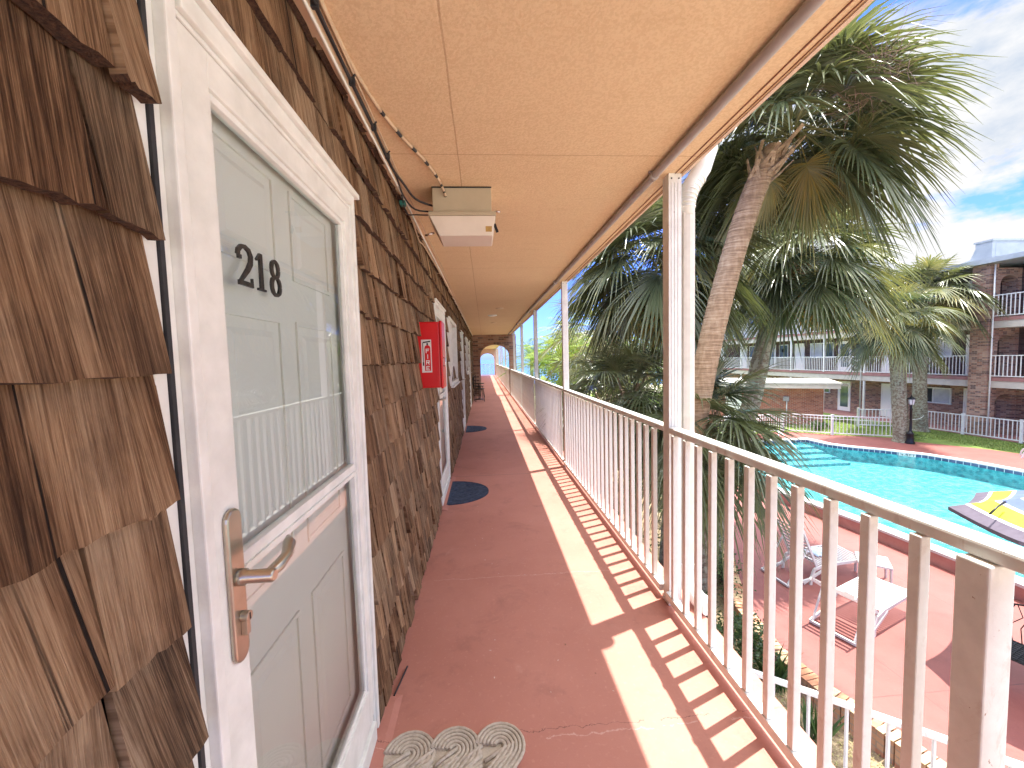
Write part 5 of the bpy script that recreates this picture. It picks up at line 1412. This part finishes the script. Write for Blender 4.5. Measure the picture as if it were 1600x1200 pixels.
def boots(mb, top, dirn, rad, L, n, rng, mi=1):
    """old leaf bases criss-crossing the upper trunk"""
    for i in range(n):
        u = i/n; az = i*GA; p = Vector(top) - dirn*(L*u)
        rd = Vector((math.cos(az), math.sin(az), 0)); tn = Vector((-rd.y, rd.x, 0))
        for s in (-1, 1):
            a = p + rd*rad*0.9 + tn*s*.07 - dirn*.10; c = p + rd*(rad+.10) + dirn*.10 + tn*s*.005
            mb.beam(a, c, .045, .018, mi, up=rd, a=rng.random())
        mb.beam(p+rd*(rad+.085)+dirn*.09, p+rd*(rad+.16)+dirn*rng.uniform(.16,.3)+tn*rng.uniform(-.05,.05), .05, .014, mi, up=rd)
def palm(name, label, pts, r0, r1, crown, ccen, tmat, group, bt=None, cat='palm tree', stalk=None, steps=60):
    t = thing(name, label, cat, tuple(pts[0]), 0, group)
    rng = random.Random(hash(label) % 1000 if False else len(label)); b = MB(); trunk(b, pts, r0, r1, steps, 16, rng)
    if bt:
        d = (Vector(pts[-1])-Vector(pts[-2])).normalized(); boots(b, pts[-1], d, r1, bt[0], bt[1], rng)
    obj('trunk', b, [tmat, M['boots']], t)
    im = Vector(ccen)
    crown.v = [tuple(Vector(v)+im) for v in crown.v]
    obj('crown', crown, M['leaf'] if name != 'bright_palm' else M['leafbright'], t)
    if stalk:
        b = MB(); rg = random.Random(31)
        for k in range(stalk[1]):
            o_ = Vector(stalk[0]); d_ = Vector((rg.gauss(0,1), rg.gauss(0,1), rg.gauss(0,.8)+.1)).normalized(); P = [o_ + Vector((rg.gauss(0,.12),rg.gauss(0,.12),rg.gauss(0,.1)))]
            for q in range(4): P.append(P[-1] + (d_+Vector((rg.gauss(0,.35),rg.gauss(0,.35),rg.gauss(0,.35)))).normalized()*rg.uniform(.08,.18))
            b.tube(P, [.005,.004,.003,.002,.001], 3, 0, 0, False)
        obj('flower_stalks', b, M['twig'], t)
    return t
gp = 'cabbage palms in the near planting bed'
Z = G-0.28
palm('cabbage_palm', 'tall leaning cabbage palm with a smooth tan trunk just past the nearest post', [(2.55,5.35,Z),(2.80,5.45,-.6),(3.02,5.5,.62),(3.24,5.5,1.72),(3.55,5.52,2.83),(3.90,5.56,3.78),(4.22,5.6,4.35)], .165, .150,
     crown_mesh(1, 78, .66, .98, 48, -50, 86, .05, wscale=1.35, base_tone=.26, azr=(R(-135), R(75), R(12))), (4.50,5.62,4.80), M['trunk'], gp, (.5,14), stalk=((4.75,4.7,4.75),150), steps=110)
palm('cabbage_palm', 'leaning cabbage palm with a mottled grey lichen trunk, right of the tan one', [(4.9,8.3,Z),(5.45,8.5,-.7),(5.95,8.6,.15),(6.22,8.6,1.33),(6.55,8.6,2.45),(6.95,8.6,3.35)], .20, .175,
     crown_mesh(2, 66, .90, 1.05, 42, -52, 82, .12, wscale=1.45), (7.15,8.6,3.65), M['trunk2'], gp, (.35,10), steps=90)
palm('cabbage_palm', 'cabbage palm with a shaggy trunk of old leaf bases, behind the downspout', [(3.55,7.6,Z),(3.75,7.6,-.4),(3.95,7.6,1.6),(3.75,7.6,3.2)], .17, .17,
     crown_mesh(3, 64, .85, 1.08, 42, -62, 80, .06, wscale=1.4), (3.35,7.6,3.55), M['trunk2'], gp, (2.6,60))
palm('cabbage_palm', 'short young cabbage palm with an upright fan crown left of the nearest post', [(2.75,7.2,Z),(2.66,7.1,-.6),(2.62,7.0,.85)], .12, .10,
     crown_mesh(4, 34, .65, .85, 40, -35, 80, .0, base_tone=.2), (2.62,7.0,.98), M['trunk2'], gp, (.8,22))
palm('cabbage_palm', 'low young cabbage palm spreading its fans between the two leaning trunks', [(3.45,6.1,Z),(3.40,6.1,-.6),(3.40,6.0,.4)], .11, .09,
     crown_mesh(5, 42, .55, .95, 42, -50, 78, .0, base_tone=.16), (3.40,6.0,.50), M['trunk2'], gp, (.8,22))
palm('cabbage_palm', 'small cabbage palm with deep green fans low behind the railing left side', [(3.1,10.2,Z),(3.1,10.2,.4)], .13, .12,
     crown_mesh(6, 28, .95, 1.05, 34, -55, 78, .05, base_tone=.22), (3.1,10.2,.6), M['trunk2'], gp, (.8,20))
palm('cabbage_palm', 'tall cabbage palm seen behind the second railing post', [(3.8,13.2,Z),(3.9,13.2,0),(3.95,13.2,2.0)], .17, .15,
     crown_mesh(7, 36, 1.15, 1.15, 30, -60, 80, .10, base_tone=.4), (4.0,13.2,2.3), M['trunk2'], gp, (.8,20))
gf = 'pair of palms beside the black lamp post'
palm('cabbage_palm', 'left one of two cabbage palms beside the black lamp post', [(19.3,17.1,G),(18.98,17.05,-.15),(18.68,17.0,2.5)], .30, .24,
     crown_mesh(8, 50, 1.1, 1.2, 34, -60, 78, .10, wscale=1.5, base_tone=.35), (18.6,17.0,3.0), M['trunk2'], gf, (.6,16))
palm('cabbage_palm', 'right, taller one of two cabbage palms beside the black lamp post', [(22.6,19.1,G),(22.45,19.1,-.4),(22.4,19.1,3.7)], .30, .25,
     crown_mesh(9, 54, 1.25, 1.35, 34, -60, 82, .12, wscale=1.6, base_tone=.38), (22.5,19.1,4.5), M['trunk2'], gf, (.6,16))
# feather palms and other bright plants farther along the building
def feather_mesh(seed, nf, L, tone, droop=.5, leaf=.45, el0=75, el1=0, wd=.022):
    rng = random.Random(seed); mb = MB()
    for i in range(nf):
        u = (i+.5)/nf; el = R(el0+(el1-el0)*u)+rng.uniform(-.1,.1); az = i*GA
        d = Vector((math.cos(el)*math.cos(az), math.cos(el)*math.sin(az), math.sin(el))); P = []
        for k in range(9):
            q = k/8; P.append(d*L*q - Vector((0,0,1))*droop*L*q*q)
        mb.tube(P, [.02,.017,.014,.012,.01,.008,.006,.004,.002], 4, 0, min(1,tone+.1), False)
        for k in range(40):
            q = .12+.86*k/40; f = q*8; a = int(f); p = P[a].lerp(P[min(a+1,8)], f-a); T = (P[min(a+1,8)]-P[a]).normalized()
            S = T.cross(Vector((0,0,1))); S.normalize(); Nn = S.cross(T)
            for s in (-1,1):
                dd_ = (S*s + T*.55 + Nn*.25).normalized(); l = leaf*(math.sin(PI*min(1,q*.93+.07))**.6)*rng.uniform(.85,1.1)
                seg_strip(mb, p, dd_, Nn, l, wd, .35, min(1,max(0,tone+rng.uniform(-.12,.12))), 2)
    return mb
def feather(label, base, top, seed, nf, L, tone, group='feather palms along the building'):
    t = thing('feather_palm', label, 'palm tree', base, 0, group)
    b = MB(); trunk(b, [base, ((base[0]+top[0])/2,(base[1]+top[1])/2,(base[2]+top[2])/2), top], .13, .10, 30, 10, random.Random(seed)); obj('trunk', b, M['trunk2'], t)
    mb = feather_mesh(seed, nf, L, tone); mb.v = [tuple(Vector(v)+Vector(top)) for v in mb.v]; obj('crown', mb, M['leafbright'], t)
feather('bright yellow green feather palm between the first and second far posts', (3.3,17.0,Z), (3.3,17.0,1.5), 21, 20, 2.3, .55)
feather('feather palm with arching fronds beyond the second far post', (2.6,19.5,Z), (2.6,19.5,1.0), 22, 20, 2.2, .4)
feather('tall pale feather palm farthest along the building', (4.6,22.0,Z), (4.7,22.0,2.6), 23, 24, 2.7, .6)
feather('feather palm leaning out near the brick arch wall', (2.9,24.5,Z), (2.9,24.5,1.6), 24, 20, 2.4, .35)
# large paddle-leaf plant
def paddle(mb, o, az, el, L, W, tone, rng):
    d = Vector((math.cos(el)*math.cos(az), math.cos(el)*math.sin(az), math.sin(el))); S = Vector((-math.sin(az), math.cos(az), 0)); Nn = d.cross(S)
    base = Vector(o); st = base + d*L*.8; mb.tube([base, st], [.02,.012], 4, 0, tone, False)
    n = 10; vs = []
    for i in range(n+1):
        u = i/n; w_ = W*math.sin(PI*min(1,u*.96+.03))**.7; p = st + d*L*u - Vector((0,0,1))*.25*L*u*u
        vs += [p-S*w_/2+Nn*w_*.12, p, p+S*w_/2+Nn*w_*.12]
    mb.add(vs, [f for i in range(n) for f in ((i*3,i*3+1,i*3+4,i*3+3),(i*3+1,i*3+2,i*3+5,i*3+4))], 0, tone, True)
t = thing('paddle_plant', 'upright bright green paddle leaf plant before the second far post', 'plant', (2.5,14.6,Z))
b = MB(); rg = random.Random(6)
for k in range(16): paddle(b, (2.5+rg.uniform(-.2,.2),14.6+rg.uniform(-.2,.2),Z+1.2+rg.uniform(0,1.0)), k*GA, R(rg.uniform(55,85)), rg.uniform(1.0,1.4), .42, rg.uniform(.35,.65), rg)
for k in range(6): b.tube([(2.5+rg.uniform(-.25,.25),14.6+rg.uniform(-.25,.25),Z),(2.5+rg.uniform(-.2,.2),14.6+rg.uniform(-.2,.2),Z+1.9)], .05, 6, 0, .5, False)
obj('leaves', b, M['leafbright'], t)
# shrubs
def shrub(name, label, c, rx, ry, rz, nl, tone, seed, size=.05, group='green shrubs in the planting bed', cat='shrub', mat_='bush'):
    t = thing(name, label, cat, (c[0],c[1],c[2]), 0, group); rg = random.Random(seed); b = MB(); st = MB()
    for k in range(14):
        az = k*GA; e = Vector((math.cos(az)*rx*.6*rg.random(), math.sin(az)*ry*.6*rg.random(), rz*rg.uniform(.7,1.3))); st.tube([(0,0,0), e*.5+Vector((rg.uniform(-.05,.05),rg.uniform(-.05,.05),0)), e], [.014,.009,.004], 4, 0, 0, False)
    cl = [(Vector((rg.gauss(0,.42)*rx, rg.gauss(0,.42)*ry, rz+rg.gauss(0,.42)*rz*.9)), rg.uniform(.5,1)) for k in range(26)]
    for k in range(nl):
        cc_, s = rg.choice(cl); p = cc_ + Vector((rg.gauss(0,1)*rx*.17,rg.gauss(0,1)*ry*.17,rg.gauss(0,1)*rz*.17))
        if p.z < 0.02: p.z = 0.02+rg.random()*.1
        d = Vector((rg.gauss(0,1),rg.gauss(0,1),rg.gauss(0,.7)+.3)).normalized(); u = Vector((rg.gauss(0,1),rg.gauss(0,1),rg.gauss(0,1))).normalized(); S = d.cross(u).normalized(); l = size*rg.uniform(.7,1.4)
        b.add([p, p+d*l*.5+S*l*.28, p+d*l, p+d*l*.5-S*l*.28], [(0,1,2,3)], 0, min(1,max(0,tone*s+rg.uniform(-.15,.15))))
    obj('stems', st, M['twig'], t, local=True); obj('foliage', b, M[mat_], t, local=True)
shrub('shrub', 'dense dark green shrub at the foot of the leaning palms', (4.3,7.6,Z), .75,.9,.55, 4200, .35, 51)
shrub('shrub', 'dark green shrub in the bed left of the brick edging curve', (3.35,5.2,Z), .6,.9,.45, 3600, .3, 52)
shrub('shrub', 'leafy green shrub farther back in the bed beyond the palms', (5.2,10.2,Z), .8,1.1,.6, 3600, .45, 53)
shrub('shrub', 'large green shrub mass behind the railing below the young palm', (2.4,8.6,Z), .9,1.3,.9, 4200, .4, 54)
shrub('shrub', 'sunlit bushy shrub beyond the far palms of the bed', (5.0,14.0,Z), 1.3,1.6,1.1, 4200, .6, 55, .08)
shrub('shrub', 'rounded light green shrub near the pool end', (6.3,17.2,Z), 1.0,1.2,1.0, 3000, .7, 56, .08)
shrub('shrub', 'tall bright shrub along the building before the arch', (2.6,21.8,Z), 1.0,1.4,1.4, 3500, .75, 57, .09)
# spiky bed plants with strap leaves
def spiky(label, c, n, h, seed, tone=.3):
    t = thing('strap_leaf_plant', label, 'plant', c, 0, 'strap leaf plants in the bed'); rg = random.Random(seed); b = MB()
    for k in range(n):
        az = rg.uniform(0,2*PI); el = R(rg.uniform(60,88)); d = Vector((math.cos(el)*math.cos(az), math.cos(el)*math.sin(az), math.sin(el)))
        seg_strip(b, Vector((rg.uniform(-.1,.1),rg.uniform(-.1,.1),0)), d, Vector((-math.sin(az)*.3,math.cos(az)*.3,.2)).cross(d).normalized(), h*rg.uniform(.6,1.1), .045, .18, tone+rg.uniform(-.1,.2), 5)
    obj('leaves', b, M['bush'], t, local=True)
spiky('upright strap leaf plant beside the brick edging below the railing', (3.85,4.95,Z), 34, .75, 61)
spiky('smaller strap leaf plant next to the low stair railing', (3.75,4.2,Z), 26, .6, 62, .4)
spiky('strap leaf plant in shade behind the downspout', (3.6,6.3,Z), 26, .7, 63)
# ground cover in the bed (dry litter, weeds)
b = MB(); rg = random.Random(71)
for k in range(26000):
    x = rg.uniform(1.3,4.9); y = rg.uniform(0.5,9)
    lim = None
    for i in range(len(BED)-1):
        if BED[i][1] <= y <= BED[i+1][1]:
            f = (y-BED[i][1])/(BED[i+1][1]-BED[i][1]); lim = BED[i][0]+(BED[i+1][0]-BED[i][0])*f
    if lim is None or x > lim-.06: continue
    if x < 2.6 and y > 1: 
        if rg.random() < .5: continue
    g = math.sin(x*3.1+1)*math.cos(y*2.3) + rg.gauss(0,.5); s = rg.uniform(.012,.035); an = rg.uniform(0,2*PI); zz = Z-.003+rg.uniform(.004,.025)
    d = Vector((math.cos(an), math.sin(an), rg.uniform(.0,.8) if g > .3 else rg.uniform(-.1,.2))); S = Vector((-d.y, d.x, 0))*.25
    p = Vector((x,y,zz)); b.add([p, p+d*s*.5+S*s, p+d*s, p+d*s*.5-S*s], [(0,1,2,3)], 0, rg.uniform(.2,.6) if g > .3 else rg.uniform(.85,1))
o = obj('ground_cover', b, M['grassblade'], kind='stuff'); tag(o, 'dry litter and patchy green weeds covering the planting bed', 'ground cover')
b = MB(); rg = random.Random(72)
for k in range(16000):
    if rg.random() < .35: x = rg.uniform(21.3,23.5); y = rg.uniform(13.5,20.5)
    else: x = rg.uniform(14.5,22.5); y = rg.uniform(18.5,24)
    # keep on the lawn side of the fence
    if x < 16.1: ok = y > 20.15 + (x-13.7)*.17
    elif x < 17.7: ok = y > 20.4-(x-16.1)*.85
    elif x < 19.75: ok = y > 19.0-(x-17.7)*.6
    else: ok = y > 17.9-(x-19.75)*1.75
    if not ok: continue
    an = rg.uniform(0,2*PI); s = rg.uniform(.04,.10); p = Vector((x,y,G-.012)); d = Vector((math.cos(an)*.5, math.sin(an)*.5, 1)).normalized(); S = Vector((-math.sin(an),math.cos(an),0))*.012
    b.add([p-S, p+S, p+d*s], [(0,1,2)], 0, rg.uniform(.2,.75))
o = obj('grass', b, M['grassblade'], kind='stuff'); tag(o, 'short bright lawn grass behind the picket fence', 'grass')
shrub('shrub', 'small round shrub behind the picket fence near the pool house corner', (18.0,20.4,G), .45,.45,.3, 900, .3, 58, .07, 'small shrubs on the lawn')
shrub('shrub', 'low yellowing plant at the base of the far palms', (20.2,17.4,G), .4,.35,.16, 500, .9, 59, .07, 'small shrubs on the lawn')

# bright mass of foliage far along the building, and trees in the distance
def tree(label, base, h, rx, nl, tone, seed, size=.16, group='leafy trees beyond the palms', mat_='bush'):
    t = thing('leafy_tree', label, 'tree', base, 0, group); rg = random.Random(seed); b = MB(); tr = MB()
    tr.tube([(0,0,0),(.05,.02,h*.3),(0,.05,h*.6)], [.16,.13,.08], 10)
    cl = []
    for k in range(34):
        p = Vector((rg.gauss(0,.42)*rx, rg.gauss(0,.42)*rx, h*.62+rg.gauss(0,.17)*h)); cl.append((p, rg.uniform(.45,1)))
        if k < 12: tr.tube([(0,.03,h*rg.uniform(.3,.55)), p*.55+Vector((0,0,h*.2)), p], [.06,.035,.012], 5, 0, 0, False)
    for k in range(nl):
        c_, s_ = rg.choice(cl); p = c_ + Vector((rg.gauss(0,1),rg.gauss(0,1),rg.gauss(0,.8)))*rx*.17
        d = Vector((rg.gauss(0,1),rg.gauss(0,1),rg.gauss(0,.7)-.2)).normalized(); u = Vector((rg.gauss(0,1),rg.gauss(0,1),rg.gauss(0,1))).normalized(); S = d.cross(u).normalized(); l = size*rg.uniform(.6,1.4)
        b.add([p, p+d*l*.5+S*l*.26, p+d*l, p+d*l*.5-S*l*.26], [(0,1,2,3)], 0, min(1,max(0,tone*s_+rg.uniform(-.15,.15))))
    obj('trunk', tr, M['trunk2'], t, local=True); obj('crown', b, M[mat_], t, local=True)
tree('bright yellow green leafy tree between the far posts beyond the feather palms', (5.6,24.5,Z), 6.3, 1.9, 7000, .6, 81, .17, mat_='leafbright')
tree('broad leafy tree filling the gap behind the shaggy palm', (6.2,17.5,Z), 5.6, 1.8, 7000, .5, 82, .15, mat_='leafbright')
tree('dark green leafy tree farther away, left of the apartment building', (11.5,33.0,G), 6.5, 2.8, 6000, .55, 83, .22)
tree('distant green tree at the far left end of the courtyard', (7.0,36.0,G), 6.0, 2.6, 5000, .7, 84, .22)
tree('distant tree next to the far end of the apartment building', (17.5,38.0,G), 6.5, 2.8, 5000, .6, 85, .22)
